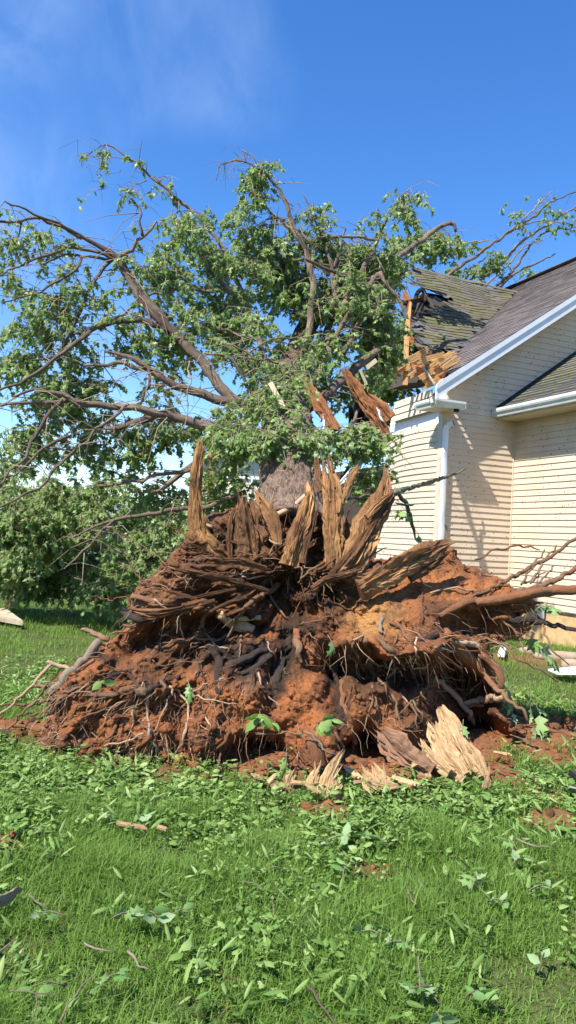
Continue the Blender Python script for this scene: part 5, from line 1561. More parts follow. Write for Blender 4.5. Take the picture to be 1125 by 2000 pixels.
TORN = [ # (material, n, jag, path)
 (M_WOOD, 9, .25, [(402, 1080, 26, 5.75), (388, 1020, 20, 5.7), (383, 965, 15, 5.68), (385, 920, 14, 5.68), (390, 880, 12, 5.7), (393, 852, 8, 5.72)]),
 (M_WOOD, 9, .4, [(450, 1090, 30, 5.72), (420, 1075, 26, 5.68), (398, 1050, 20, 5.66), (386, 1020, 12, 5.68)]),
 (M_WOODDARK, 12, .3, [(500, 1110, 40, 5.66), (490, 1060, 36, 5.68), (484, 1010, 32, 5.72), (478, 962, 24, 5.78)]),
 (M_WOOD, 7, .35, [(545, 1065, 10, 5.62), (535, 1020, 14, 5.66), (512, 980, 14, 5.7), (492, 950, 8, 5.76)]),
 (M_WOOD, 9, .3, [(566, 1105, 22, 5.58), (578, 1060, 22, 5.6), (596, 1005, 20, 5.66), (606, 965, 14, 5.74), (600, 940, 6, 5.8)]),
 (M_WOOD, 12, .22, [(655, 1110, 30, 5.6), (652, 1060, 28, 5.62), (650, 1010, 27, 5.66), (648, 965, 26, 5.7), (640, 925, 22, 5.76), (634, 892, 16, 5.82)]),
 (M_WOODDARK, 6, .3, [(628, 960, 10, 5.86), (622, 920, 9, 5.9), (617, 888, 5, 5.94)]),
 (M_WOOD, 5, .3, [(664, 985, 10, 5.7), (680, 950, 9, 5.74), (692, 925, 8, 5.78), (702, 908, 4, 5.82)]),
 (M_WOOD, 13, .3, [(668, 1130, 30, 5.55), (695, 1085, 32, 5.6), (722, 1030, 32, 5.7), (745, 985, 28, 5.8), (755, 945, 20, 5.9), (750, 910, 8, 6.0)]),
 (M_WOODDARK, 8, .4, [(650, 1130, 14, 5.5), (685, 1090, 14, 5.52), (715, 1050, 12, 5.6), (760, 980, 10, 5.72), (770, 955, 8, 5.8)]),
 (M_WOOD, 6, .5, [(715, 1010, 9, 5.62), (740, 985, 9, 5.66), (768, 962, 5, 5.72)]),
 (M_WOOD, 11, .3, [(700, 1150, 24, 5.48), (745, 1125, 24, 5.55), (790, 1100, 24, 5.65), (835, 1080, 20, 5.75), (870, 1062, 12, 5.85), (895, 1056, 5, 5.9)]),
 (M_WOODDARK, 8, .5, [(800, 1130, 12, 5.7), (835, 1110, 14, 5.75), (860, 1090, 14, 5.8), (882, 1070, 10, 5.85)]),
 (M_WOODDARK, 8, .5, [(525, 1155, 10, 5.35), (470, 1140, 13, 5.3), (420, 1125, 14, 5.3), (370, 1118, 12, 5.35), (328, 1108, 6, 5.42)]),
 (M_WOOD, 7, .5, [(460, 1150, 8, 5.24), (410, 1160, 9, 5.2), (360, 1172, 9, 5.2), (300, 1180, 8, 5.25), (262, 1168, 5, 5.3)]),
 (M_WOODDARK, 9, .5, [(420, 1175, 12, 5.2), (360, 1190, 14, 5.15), (300, 1200, 14, 5.15), (246, 1190, 8, 5.2)]),
 (M_WOODDARK, 8, .5, [(520, 1110, 10, 5.5), (470, 1095, 14, 5.48), (425, 1095, 14, 5.46), (385, 1098, 8, 5.48)]),
 (M_WOODDARK, 8, .5, [(610, 1150, 14, 5.4), (640, 1130, 14, 5.42), (680, 1120, 12, 5.45), (720, 1100, 6, 5.5)]),
 (M_WOOD, 6, .5, [(410, 1195, 7, 5.1), (440, 1180, 8, 5.12), (480, 1165, 7, 5.18), (500, 1150, 4, 5.22)]),
 (M_WOOD, 6, .5, [(385, 1170, 6, 5.16), (340, 1158, 8, 5.2), (300, 1148, 5, 5.26)]),
 (M_WOODDARK, 7, .5, [(590, 1100, 12, 5.55), (600, 1060, 12, 5.58), (612, 1020, 10, 5.62), (622, 985, 6, 5.7)]),
 (M_WOODDARK, 8, .4, [(450, 1090, 10, 5.6), (448, 1050, 12, 5.62), (452, 1010, 10, 5.68), (462, 985, 6, 5.74)]),
]
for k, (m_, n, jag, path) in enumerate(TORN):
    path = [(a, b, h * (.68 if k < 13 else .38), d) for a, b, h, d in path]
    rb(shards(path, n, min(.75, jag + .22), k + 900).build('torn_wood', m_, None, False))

# rotten crumbs and soil clods on and around the plate
def clod_mesh(name, items, material, attr=None):
    import bmesh
    bm = bmesh.new(); bmesh.ops.create_icosphere(bm, subdivisions=1, radius=1)
    V0 = np.array([v.co[:] for v in bm.verts]); T0 = np.array([[v.index for v in f.verts] for f in bm.faces]); bm.free()
    VV = []; TT = []; o = 0; CC = []
    for (p_, r_, c) in items:
        sc = np.array([random.uniform(.7, 1.3), random.uniform(.7, 1.3), random.uniform(.55, .95)]) * r_
        V = V0 * sc * (1 + RNG.uniform(-.28, .28, size=(len(V0), 1))) + p_
        VV.append(V); TT.append(T0 + o); o += len(V0); CC.append(np.tile(np.array([*c, 1.0]), (len(V0), 1)))
    return tri_mesh(name, np.vstack(VV), np.vstack(TT), material, None, False, {'soil': np.vstack(CC)})
SC = [(.25, .095, .04), (.20, .08, .036), (.14, .068, .035), (.29, .125, .05)]
cx_ = RNG.uniform(75, 1040, 1500); cy_ = RNG.uniform(1020, 1535, 1500)
k_ = inside(SOIL, cx_, cy_); cx_ = cx_[k_]; cy_ = cy_[k_]
cd_ = depth_front(cx_, cy_); cp_ = paint(cx_, cy_); cw_ = Parr(cx_, cy_, cd_)
items = [(cw_[i], random.choice((.005, .007, .009, .012, .016, .024)), cp_[i] * random.uniform(.8, 1.15)) for i in range(len(cx_))]
o = rb(clod_mesh('clinging_clods', items, M_SOIL)); o['kind'] = 'stuff'
cx_ = RNG.uniform(-3.2, 4.5, 9000); cy_ = RNG.uniform(3.2, 9, 9000)
k_ = RNG.random(9000) < dirt_amount(cx_, cy_) * .6
cx_ = cx_[k_]; cy_ = cy_[k_]; cz_ = ground_z(cx_, cy_)
items = [(np.array([cx_[i], cy_[i], cz_[i] + .004]), random.choice((.006, .009, .013, .018, .026, .036)), random.choice(SC)) for i in range(len(cx_))]
o = clod_mesh('soil_clods', items, M_SOIL); tag(o, kind='stuff')

# ------------------------------------------------------------------ loose wood in front of the plate
def chunk(name, label, path, n, jag, seed, m_, cat='wood chunk', extra=None):
    mb = shards(path, n, jag, seed, thin=.35)
    if extra:
        for (pa_, n_, j_) in extra:
            e = shards(pa_, n_, j_, seed + 1, thin=.35)
            mb.add(e.v, e.f, e.uv)
    return tag(mb.build(name, m_), label, cat)
def gd(px, py): return float(G(px, py)[1])
chunk('wood_chunk', 'tall pale split slab of yellow wood leaning at the right front of the root plate', [(925, 1512, 16, 4.72), (900, 1462, 18, 4.84), (876, 1412, 15, 4.96), (857, 1378, 11, 5.04)], 2, .08, 11, M_FRESH, 'wood chunk',
      [([(905, 1520, 13, 4.66), (876, 1478, 17, 4.78), (856, 1440, 14, 4.9), (842, 1405, 8, 4.98)], 3, .35), ([(878, 1512, 8, 4.64), (852, 1488, 8, 4.72), (832, 1462, 6, 4.8), (822, 1440, 3, 4.86)], 2, .3), ([(945, 1515, 9, 4.66), (930, 1480, 9, 4.72), (916, 1450, 6, 4.8)], 2, .3)])
chunk('bark_slab', 'reddish brown bark slab lying left of the tall pale split slab', [(842, 1512, 16, 4.7), (805, 1487, 20, 4.76), (768, 1452, 22, 4.85), (742, 1420, 10, 4.92)], 5, .3, 12, grain_mat('slab_bark', (0.15, .075, .04), (.24, .13, .075), (.33, .20, .125), .85, 30, 1.6, .008), 'bark')
chunk('wood_chunk', 'jagged cream and brown stump splinter standing at the front middle of the hole', [(606, 1552, 13, 4.34), (612, 1528, 12, 4.36), (620, 1500, 7, 4.4)], 3, .4, 13, M_FRESH, 'wood chunk',
      [([(634, 1560, 15, 4.32), (640, 1528, 13, 4.35), (652, 1495, 9, 4.39), (672, 1462, 4, 4.43)], 4, .4), ([(655, 1562, 10, 4.3), (652, 1540, 9, 4.33), (658, 1520, 5, 4.36)], 2, .5), ([(640, 1566, 14, 4.28), (668, 1560, 9, 4.28), (684, 1548, 5, 4.28)], 2, .5)])
chunk('wood_chunk', 'short frayed pale wood chunk half sunk in grass below the bark slab', [(765, 1552, 12, 4.4), (750, 1530, 12, 4.44), (735, 1505, 8, 4.5), (726, 1488, 4, 4.54)], 4, .4, 14, M_FRESH, 'wood chunk',
      [([(735, 1548, 11, 4.4), (724, 1525, 9, 4.45), (705, 1505, 5, 4.5)], 3, .5), ([(775, 1545, 8, 4.38), (748, 1540, 8, 4.38), (712, 1528, 4, 4.4)], 2, .4)])
chunk('wood_chunk', 'small cream wood flake upright beside muddy clod left of the stump splinter', [(558, 1565, 9, 4.3), (562, 1535, 9, 4.36), (572, 1502, 5, 4.42)], 2, .3, 15, M_FRESH)
chunk('wood_chunk', 'thin pale sliver stuck upright in the dirt right of the tall split slab', [(948, 1540, 7, 4.5), (952, 1520, 5, 4.52), (946, 1506, 3, 4.55)], 2, .4, 16, M_FRESH)
CHIP = 'small pale wood chip scattered on the dirt at the foot of the root plate'
proto = []
for k, (x, y, a, l) in enumerate(((585, 1560, .3, .06), (660, 1572, 1.2, .05), (690, 1540, 2.2, .07), (700, 1556, .7, .05), (790, 1552, 2.8, .08), (815, 1530, .4, .06), (835, 1542, 1.4, .05), (865, 1535, 2.5, .07), (530, 1552, .9, .05), (500, 1545, 2.0, .06), (925, 1530, .2, .06), (715, 1570, 1.8, .05), (770, 1566, .5, .04), (980, 1512, 2.6, .06), (610, 1575, 2.4, .05), (900, 1548, 1.1, .05))):
    if k < 3:
        mb = MB()
        d_ = np.array([1, 0, .15])
        for q in range(3):
            mb.bar(d_ * (-.5 + .1 * q), d_ * (.5 - .14 * ((q * 2 + k) % 3)), .15, .08 + .05 * q, (0, 1, .3 * q), .05, .5 * q)
            mb.v = [(vx, vy + (.11 * (q - 1) if j >= len(mb.v) - 8 else 0), vz) for j, (vx, vy, vz) in enumerate(mb.v)]
        o = mb.build('wood_chip', M_FRESH); proto.append(o)
    else:
        o = proto[k % 3].copy(); COL.objects.link(o)
    p_ = G(x, y, .0)
    o.location = (p_[0], p_[1], float(ground_z(p_[0:1], p_[1:2])[0]) + .075)
    o.rotation_euler = (.3 * math.sin(k * 3), .25 * math.cos(k * 2), a); o.scale = (l * 2.0,) * 3
    tag(o, CHIP, 'wood chip', 'wood chips at the foot of the root plate')
mb = MB()
V, Fs, UV = tube_geo(catmull(np.array([[*P(x, y, d), h * d / F_PX] for x, y, h, d in [(622, 1500, 16, 4.5), (618, 1475, 16, 4.52), (611, 1455, 17, 4.55), (604, 1442, 9, 4.6)]]), .02), 12, .3, .02, 77)
mb.add(V, Fs, UV)
tag(mb.build('log_stub', M_ROOTRED, None, True), 'rounded brown root stub poking up behind the jagged stump splinter', 'root stub')
its = [(P(540 + i * 9, 1535 + (i % 2) * 6, 4.36), random.uniform(.03, .055), (.27, .15, .085)) for i in range(5)]
o = clod_mesh('mud_lump', its, M_SOIL); tag(o, 'pale brown lump of crumbly mud at the lip of the hole', 'mud')
for (lab, a_, b_, wd) in (('orange splinter of wood lying flat in the grass near the photo left edge', (222, 1636), (292, 1645), .02), ('short tan wood chip beside the orange splinter in the grass', (303, 1643), (328, 1648), .018)):
    pa_ = G(*a_); pb_ = G(*b_)
    pa_[2] = .07; pb_[2] = .065
    mb = MB()
    for q in range(3):
        off = np.array([0, (q - 1) * wd / 3, 0])
        mb.bar(pa_ + off + (pb_ - pa_) * random.uniform(0, .2), pb_ + off - (pb_ - pa_) * random.uniform(0, .2), wd / 3, .012 + .003 * q, (0, 1, 0), wd / 6)
    tag(mb.build('wood_splinter', M_FRESH), lab, 'wood splinter')

# ------------------------------------------------------------------ debris between trunk and house
def plank(label, a_, b_, wd, th, m_, name='broken_plank', cat='plank', w2=None, side=(1, 0, 0), n=1):
    mb = MB()
    pa_ = P(*a_); pb_ = P(*b_)
    s_ = np.cross(pb_ - pa_, np.array([0, 1, .15])); s_ /= np.linalg.norm(s_)
    for q in range(n):
        off = s_ * wd * ((q + .5) / n - .5)
        dl = pb_ - pa_
        mb.bar(pa_ + off + dl * (random.uniform(0, .08) if n > 1 else 0), pb_ + off - dl * (random.uniform(0, .05) if n > 1 else 0), wd / n, th + .002 * q, s_, (w2 or wd) / n)
    return tag(mb.build(name, m_), label, cat)
def torn_plank(label, path, seed, jag):
    return tag(shards(path, 4, jag, seed, thin=.3).build('broken_plank', M_REDLUMBER), label, 'plank')
torn_plank('long reddish board leaning against the crushed wall corner', [(762, 862, 7, 7.9), (735, 820, 10, 7.93), (705, 775, 10, 7.96), (685, 742, 9, 7.98), (670, 718, 6, 8.0)], 41, .12)
torn_plank('short wide red board end jammed behind the long leaning board', [(762, 818, 9, 8.1), (740, 795, 10, 8.14), (715, 768, 6, 8.2)], 42, .4)
torn_plank('split red board standing between trunk and leaning board', [(652, 842, 9, 7.5), (640, 815, 9, 7.55), (618, 780, 8, 7.6), (588, 730, 4, 7.7)], 43, .35)
plank('narrow red board alongside the split one behind the trunk', (612, 760, 7.8), (662, 838, 7.65), .06, .03, M_REDLUMBER)
plank('grey green metal trim strip sticking out behind the trunk', (588, 820, 7.6), (640, 866, 7.5), .10, .03, M_LEADGREY, 'trim_strip', 'trim strip')
plank('cream painted board caught among leaves above the trunk', (528, 748, 6.9), (554, 796, 6.8), .045, .02, M_PALELUMBER)
plank('short pale board end up in the leaves near the crushed wall', (714, 720, 8.3), (734, 704, 8.4), .05, .03, M_PALELUMBER)
plank('thin tan stick hanging beside the short pale board end', (703, 722, 8.2), (716, 752, 8.2), .03, .02, M_PALELUMBER)
def sheet(name, label, cat, corners, m_, amp, nu=10, nv=5, seed=1):
    c = [P(*q) for q in corners]
    V = []
    nr = np.cross(c[1] - c[0], c[3] - c[0]); nr /= np.linalg.norm(nr)
    for a in range(nu + 1):
        for b_ in range(nv + 1):
            u, v = a / nu, b_ / nv
            V.append((c[0] * (1 - u) + c[1] * u) * (1 - v) + (c[3] * (1 - u) + c[2] * u) * v + nr * amp * float(fbm(np.array(u * 3.0), np.array(v * 2.0), seed, 3)) * 2)
    Q = [(a * (nv + 1) + b_, (a + 1) * (nv + 1) + b_, (a + 1) * (nv + 1) + b_ + 1, a * (nv + 1) + b_ + 1) for a in range(nu) for b_ in range(nv)]
    o = tri_mesh(name, np.array(V), np.array(Q), m_, None, False)
    so2 = o.modifiers.new('thickness', 'SOLIDIFY'); so2.thickness = .006
    return tag(o, label, cat)
sheet('torn_plastic', 'white torn sheet hanging below the split red board', 'plastic sheet', [(626, 806, 7.6), (634, 812, 7.6), (645, 852, 7.5), (628, 842, 7.5)], M_WRAP, .04, seed=2)
sheet('torn_plastic', 'long white torn strip wedged beside the root splinters', 'plastic sheet', [(662, 940, 7.4), (722, 880, 7.7), (727, 890, 7.7), (672, 946, 7.4)], M_WRAP, .05, seed=3)
sheet('torn_plastic', 'small white scrap at the edge of the crushed wall', 'plastic sheet', [(750, 792, 11.2), (760, 790, 11.2), (758, 810, 11.1), (752, 812, 11.1)], M_WRAP, .03, seed=4)
sheet('torn_plastic', 'white scrap tucked under the long leaning board', 'plastic sheet', [(735, 796, 7.9), (742, 804, 7.9), (751, 828, 7.9), (743, 822, 7.9)], M_WRAP, .03, seed=6)
sheet('roofing_felt', 'crumpled black roofing felt behind the leaning boards', 'roofing felt', [(682, 800, 8.3), (720, 796, 8.3), (722, 836, 8.2), (680, 832, 8.2)], M_FELT, .18, seed=5)

# mossy broken branch propped on the house corner
def branch_thing(name, label, paths, m_, cat='branch'):
    mb = MB()
    for k, pts in enumerate(paths):
        V, Fs, UV = tube_geo(catmull(px_path(pts), .04), 8, .18, .03, k + 40)
        mb.add(V, Fs, UV)
    return tag(mb.build(name, m_, None, True), label, cat)
mossb = branch_thing('mossy_branch', 'lichen covered broken branch stretched across the corner downspout', [
    [(772, 962, 6.6, 7), (800, 953, 8.4, 6), (845, 940, 11, 5.6), (880, 928, 11.9, 4), (911, 916, 12.2, 2)],
    [(778, 962, 6.8, 6), (793, 985, 7.2, 6.5), (803, 1015, 7.4, 6), (810, 1040, 7.5, 4), (815, 1060, 7.5, 2)],
    [(773, 982, 6.9, 3), (790, 987, 7, 4), (808, 985, 7.1, 3)]], M_MOSSBARK)

def sprig(label, base, dirv, n, L, size, name='leafy_sprig', cat='sprig', m_=None, tm=None, group=None, droop=.2, flat=.5, lie=False, seed=0, tintr=(.2, .9)):
    """A twig with separate leaves as its parts."""
    rnd = np.random.default_rng(seed + 500)
    base = np.asarray(base, float); dirv = np.asarray(dirv, float); dirv /= np.linalg.norm(dirv)
    root = empty(name, base)
    tag(root, label, cat, group)
    p1 = base + dirv * L * .5 + ZH * (.02 if lie else 0); p2 = base + dirv * L - ZH * (0 if lie else droop * L)
    if lie: p1[2] = base[2] + .02; p2[2] = base[2] + .01
    V, Fs, UV = tube_geo(catmull(np.array([[*base, .0026], [*p1, .0022], [*p2, .0012]]), .04), 5, .1, .01, seed)
    mb = MB(); mb.add(V, Fs, UV)
    adopt(mb.build('stem', M_PALEBARK, None, True), root)
    for k in range(n):
        t = .25 + .75 * (k + rnd.random() * .5) / n
        b0 = base * (1 - t) ** 2 + p1 * 2 * t * (1 - t) + p2 * t * t
        sd_ = np.cross(dirv, ZH) * (1 if k % 2 else -1)
        dv = dirv * rnd.uniform(.2, .9) + sd_ * rnd.uniform(.3, 1) + rnd.normal(size=3) * .25
        if lie: dv[2] = rnd.uniform(-.05, .3)
        else: dv[2] -= droop * 2
        nn = ZH * 1.0 + rnd.normal(size=3) * flat
        if lie: nn = nn * (1 if rnd.random() < .6 else -1)
        V, T, TI = leaves_mesh(b0[None], dv[None], nn[None], np.array([size * rnd.uniform(.7, 1.25)]), np.array([rnd.uniform(*tintr)]), tm or LEAF)
        adopt(tri_mesh('leaf', V, T, m_ or M_FALLEN, None, True, {'tint': TI}), root)
    return root
k = 0
for (x, y, d, dx, dz, n, L, sz, lab) in (
    (800, 1010, 7.35, -.3, .2, 8, .2, .11, 'fresh leaf sprig on the drooping tip of the lichen branch'),
    (808, 1030, 7.4, .3, -.5, 8, .25, .09, 'narrow leaf spray hanging below the lichen branch tip'),
    (868, 1022, 11.9, .1, -.2, 3, .12, .10, 'tiny leaf spray stuck by the downspout foot'),
    (1030, 1185, 6.0, .2, .1, 10, .26, .11, 'leafy sprig caught under the right outer root beside the foundation vent'),
    (1020, 1235, 6.0, .3, -.2, 9, .3, .15, 'dark broad leaved sprig hanging below the right outer roots'),
    (985, 1300, 5.8, .1, -.6, 5, .35, .08, 'limp shaded sprig dangling at the right edge of the root plate'),
    (1025, 1320, 5.9, .1, -.7, 6, .42, .09, 'drooping dark sprig dangling left of the rubble'),
    (1040, 1365, 5.9, .2, -.5, 7, .3, .15, 'broad wilted leaf sprig resting on red dirt at the right'),
    (545, 1420, 4.55, -.3, .3, 12, .24, .10, 'narrow leaved sprig sprouting from the dark hollow at the plate foot'),
    (612, 1425, 4.55, .2, .3, 14, .22, .09, 'bushy narrow leaved sprig above the jagged stump splinter'),
    (560, 1460, 4.5, .0, -.3, 10, .2, .09, 'small leafy sprig hanging in the dark hole left of the stump splinter'),
    (365, 1325, 4.9, .1, -.1, 4, .14, .10, 'grey green leaf sprig stuck in the left middle of the plate'),
    (905, 1405, 4.9, -.1, -.4, 2, .14, .09, 'two limp leaves on the slanting tan root at right'),
    (183, 1335, 4.7, .3, .2, 5, .12, .07, 'tuft of bright green shoots on the left lobe of the plate'),
    (640, 1240, 4.9, .2, -.3, 2, .12, .09, 'single limp leaf pair at the middle of the root plate'),
    (908, 568, 13.9, 1, .1, 9, .5, .16, 'fresh leafy twig caught in the roof valley top'),
    (840, 655, 12.9, 1, .0, 5, .3, .12, 'small leafy twig lying low on the mossy roof'),
    ):
    m_ = M_WEED if ('shoot' in lab or 'sprout' in lab or 'bushy' in lab or 'roof' in lab or 'hole' in lab) else M_FALLEN
    tm = OVATE if ('narrow' in lab or 'shoot' in lab) else LEAF
    if 'roof' in lab:
        p_ = cg(x, y, .05) if 'low' in lab else on_plane(1000, 570, R0P, ROOF_N) + ROOF_N * .03
    else:
        d0_ = min(d, float(depth_front(np.array([float(x)]), np.array([float(y)]))[0]) - .05) if 1050 < y < 1500 and x < 960 else d
        p_ = P(x, y, d0_)
    sprig(lab, p_, (dx, -.25, dz), n, L, sz, m_=m_, tm=tm, seed=k, droop=.25, tintr=(.3, .95))
    k += 1
# pale twig over the stump
branch_thing('pale_twig', 'pale bare twig bridging the dark hole above the jagged stump', [[(500, 1434, 4.6, 1.5), (592, 1432, 4.5, 2.5), (613, 1439, 4.48, 3.5), (633, 1465, 4.45, 3.5), (655, 1478, 4.42, 3)], [(592, 1432, 4.5, 2), (588, 1418, 4.5, 1.4)], [(613, 1439, 4.48, 2), (622, 1425, 4.5, 1.6), (620, 1415, 4.5, 1.2)]], M_PALEBARK, 'twig')

# ------------------------------------------------------------------ lawn litter
SPR = [(215, 1795, 15, 4, .15), (290, 1780, 300, 5, .14), (330, 1790, 20, 4, .13), (130, 1790, 190, 3, .14), (670, 1715, 80, 3, .13), (260, 1610, 60, 4, .13), (220, 1610, 120, 3, .12), (640, 1640, 10, 4, .15), (760, 1650, 150, 5, .11),
       (920, 1740, 60, 5, .12), (950, 1760, 330, 4, .11), (1000, 1690, 40, 4, .12), (860, 1930, 200, 6, .13), (905, 1950, 20, 6, .12), (850, 1975, 270, 4, .14), (190, 1930, 45, 3, .12), (130, 1925, 200, 3, .11), (750, 1830, 170, 3, .12), (740, 1850, 10, 3, .11),
       (440, 1630, 300, 3, .12), (600, 1650, 0, 3, .10), (1010, 1660, 100, 3, .1), (560, 1700, 200, 3, .1), (110, 1540, 30, 3, .1), (200, 1500, 80, 4, .1), (520, 1740, 160, 2, .1), (1030, 1740, 20, 3, .11), (60, 1620, 320, 2, .11), (330, 1560, 200, 3, .1), (1050, 1900, 60, 3, .1)]
LABS = ['large pale folded leaf cluster left of centre in the grass', 'limp grey green leaf spray in the left middle grass', 'wilted leaf trio with pale undersides on the left lawn', 'flat torn leaf trio far left on the lawn',
        'pale lobed leaf spray lying in the lawn right of centre', 'drooping leaf spray near the orange splinter', 'small wilted leaf trio left of the orange splinter', 'broad pale leaves lying below the stump splinter', 'leafy clump below the bark slab on the lawn',
        'dark broad leaf cluster in the right hand grass', 'loose leaves under the dark cluster at right', 'yellow green leaf star in the right lawn', 'thick leaf pile at the bottom right of centre', 'curled leaves by the grey twig at bottom right', 'large pale leaf group at the bottom edge right of centre',
        'torn leaf trio by the long twig at the lower left', 'small pale leaf spray near the lower left corner', 'upright yellowish weed leaves right of centre', 'long leaf trio by the yellowish weed', 'bluish folded leaves below the left lobe of the root plate',
        'small leaf trio in the middle of the lawn', 'short leaf spray near the brown stick at right', 'scattered leaf trio in the centre lawn', 'wilted leaf spray at the left foot of the root plate', 'grey leaf spray against the left dirt edge', 'leaf pair in the lawn centre', 'leaf spray at the right lawn edge', 'white backed leaf pair near the upper left lawn edge', 'leaf trio below the left soil slope', 'flat leaf trio near the bottom right corner']
for k, (x, y, a, n, sz) in enumerate(SPR):
    p_ = G(x, y, .06)
    sprig(LABS[k], p_, (math.cos(math.radians(a)), math.sin(math.radians(a)), 0), n, random.uniform(.07, .14), sz * random.uniform(.40, .58), 'fallen_leaves', 'leaves', lie=True, seed=k + 60, flat=.6, tintr=(.1, .8), tm=OVATE if k % 3 else LEAF)

def stick(label, pts, r, m_=M_PALEBARK, name='stick'):
    path = np.array([[*G(x, y, z_), rr * .72] for x, y, z_, rr in [(q[0], q[1], q[2], r * (1 - .5 * i / max(1, len(pts) - 1))) for i, q in enumerate(pts)]])
    V, Fs, UV = tube_geo(catmull(path, .02), 6, .2, .012, int(pts[0][0]))
    mb = MB(); mb.add(V, Fs, UV)
    return tag(mb.build(name, m_, None, True), label, 'stick')
stick('slim brown stick rising out of the grass at the lower right', [(830, 1960, .03), (822, 1930, .06), (817, 1890, .10), (815, 1865, .13)], .006)
stick('grey forked twig tip curving right at the lower right', [(822, 1935, .06), (840, 1942, .06), (860, 1958, .05)], .005)
stick('long slanting twig in the bottom left grass', [(115, 1998, .05), (135, 1960, .07), (160, 1925, .09), (185, 1905, .10)], .005)
stick('thin level grey twig in the bottom left grass', [(20, 1935, .08), (60, 1938, .09), (115, 1943, .08)], .004)
stick('short bent grey twig near the bottom left corner', [(62, 1998, .04), (68, 1970, .07), (72, 1945, .09)], .004)
stick('brown bent stick under the large pale leaf cluster', [(165, 1842, .05), (200, 1856, .06), (225, 1860, .05)], .006)
stick('tan stick right of the large pale leaf cluster', [(250, 1858, .05), (268, 1878, .05), (288, 1893, .05)], .007)
stick('short brown stick by the left edge bark piece', [(56, 1747, .05), (75, 1760, .05), (95, 1770, .05)], .007)
stick('straight tan stick lying on the right lawn', [(1008, 1638, .05), (1040, 1650, .05), (1080, 1655, .05)], .008)
stick('short grey stick in the right centre lawn', [(796, 1735, .06), (805, 1755, .06), (815, 1770, .05)], .007)
stick('dark stick at the bottom edge left of centre', [(600, 1925, .06), (630, 1965, .06), (655, 1998, .05)], .006, M_BARK)
stick('thin twig in the left shade at the lawn edge', [(0, 1858, .06), (20, 1845, .08), (35, 1832, .08)], .005)
# bark piece at left edge
mb = MB()
c = G(12, 1765, .05)
V, Fs, UV = tube_geo(catmull(np.array([[c[0] - .035, c[1] - .07, .06, .008], [c[0] - .015, c[1] - .02, .07, .022], [c[0] + .01, c[1] + .04, .075, .020], [c[0] + .03, c[1] + .08, .07, .006]]), .012), 9, .5, .01, 4, True, .45)
mb.add(V, Fs, UV)
tag(mb.build('bark_piece', M_PALEBARK), 'grey white bark piece at the left edge of the lawn', 'bark')

# rubble and scraps by the foundation
def rock(label, x, y, size, seed, m_=M_STONE, name='rubble_stone', zs=.5):
    import bmesh
    bm = bmesh.new(); bmesh.ops.create_icosphere(bm, subdivisions=2, radius=1)
    rnd = np.random.default_rng(seed)
    V = np.array([v.co[:] for v in bm.verts]); T = np.array([[v.index for v in f.verts] for f in bm.faces]); bm.free()
    V = np.sign(V) * np.abs(V) ** .7
    V = V * (1 + .12 * (fbm(V[:, 0] * 2 + seed, V[:, 1] * 2 + V[:, 2], seed, 2))[:, None])
    V = V * np.array([size[0], size[1], size[2]]) + G(x, y, size[2] * .6)
    o = tri_mesh(name, V, T, m_)
    return tag(o, label, 'stone')
rock('long pale flat stone at the foot of the house foundation', 1090, 1283, (.34, .17, .08), 1)
rock('small tan stone touching the right photo edge by the foundation', 1120, 1300, (.16, .12, .08), 2)
rock('grey flat stone half hidden behind hanging leaves by the foundation', 1045, 1272, (.25, .15, .06), 3)
def slab(label, pts, th, m_, name, cat):
    mb = MB()
    b0 = [G(x, y, .05 + .02 * i) for i, (x, y) in enumerate(pts)]
    mb.hexa(b0 + [p_ + ZH * th for p_ in b0])
    return tag(mb.build(name, m_), label, cat)
slab('white painted board lying on the lawn at the far left', [(-30, 1200), (0, 1214), (44, 1222), (10, 1196)], .07, M_PALELUMBER, 'white_board', 'board')
slab('white scrap sheet lying on the grass below the rubble', [(1070, 1310), (1090, 1318), (1130, 1318), (1130, 1304)], .02, M_WRAP, 'white_scrap', 'scrap')
slab('small white scrap seen through the roots at right', [(972, 1282), (985, 1284), (990, 1268), (978, 1268)], .05, M_WRAP, 'white_scrap', 'scrap')
slab('black shingle scrap at the right edge of the lawn', [(1108, 1522), (1135, 1528), (1135, 1512), (1112, 1508)], .015, M_FELT, 'shingle_scrap', 'scrap')
slab('narrow metal strip at the right edge below the shingle scrap', [(1108, 1543), (1135, 1549), (1135, 1543), (1112, 1538)], .01, M_GUTTER, 'metal_strip', 'scrap')
slab('brown board lying on the far left lawn near the fallen crown', [(8, 1182), (34, 1187), (38, 1182), (14, 1177)], .05, M_REDLUMBER, 'brown_board', 'board')
slab('pale yellow board end at the left edge below the torn roots', [(-10, 1438), (24, 1440), (24, 1434), (-8, 1432)], .03, M_FRESH, 'pale_board', 'board')

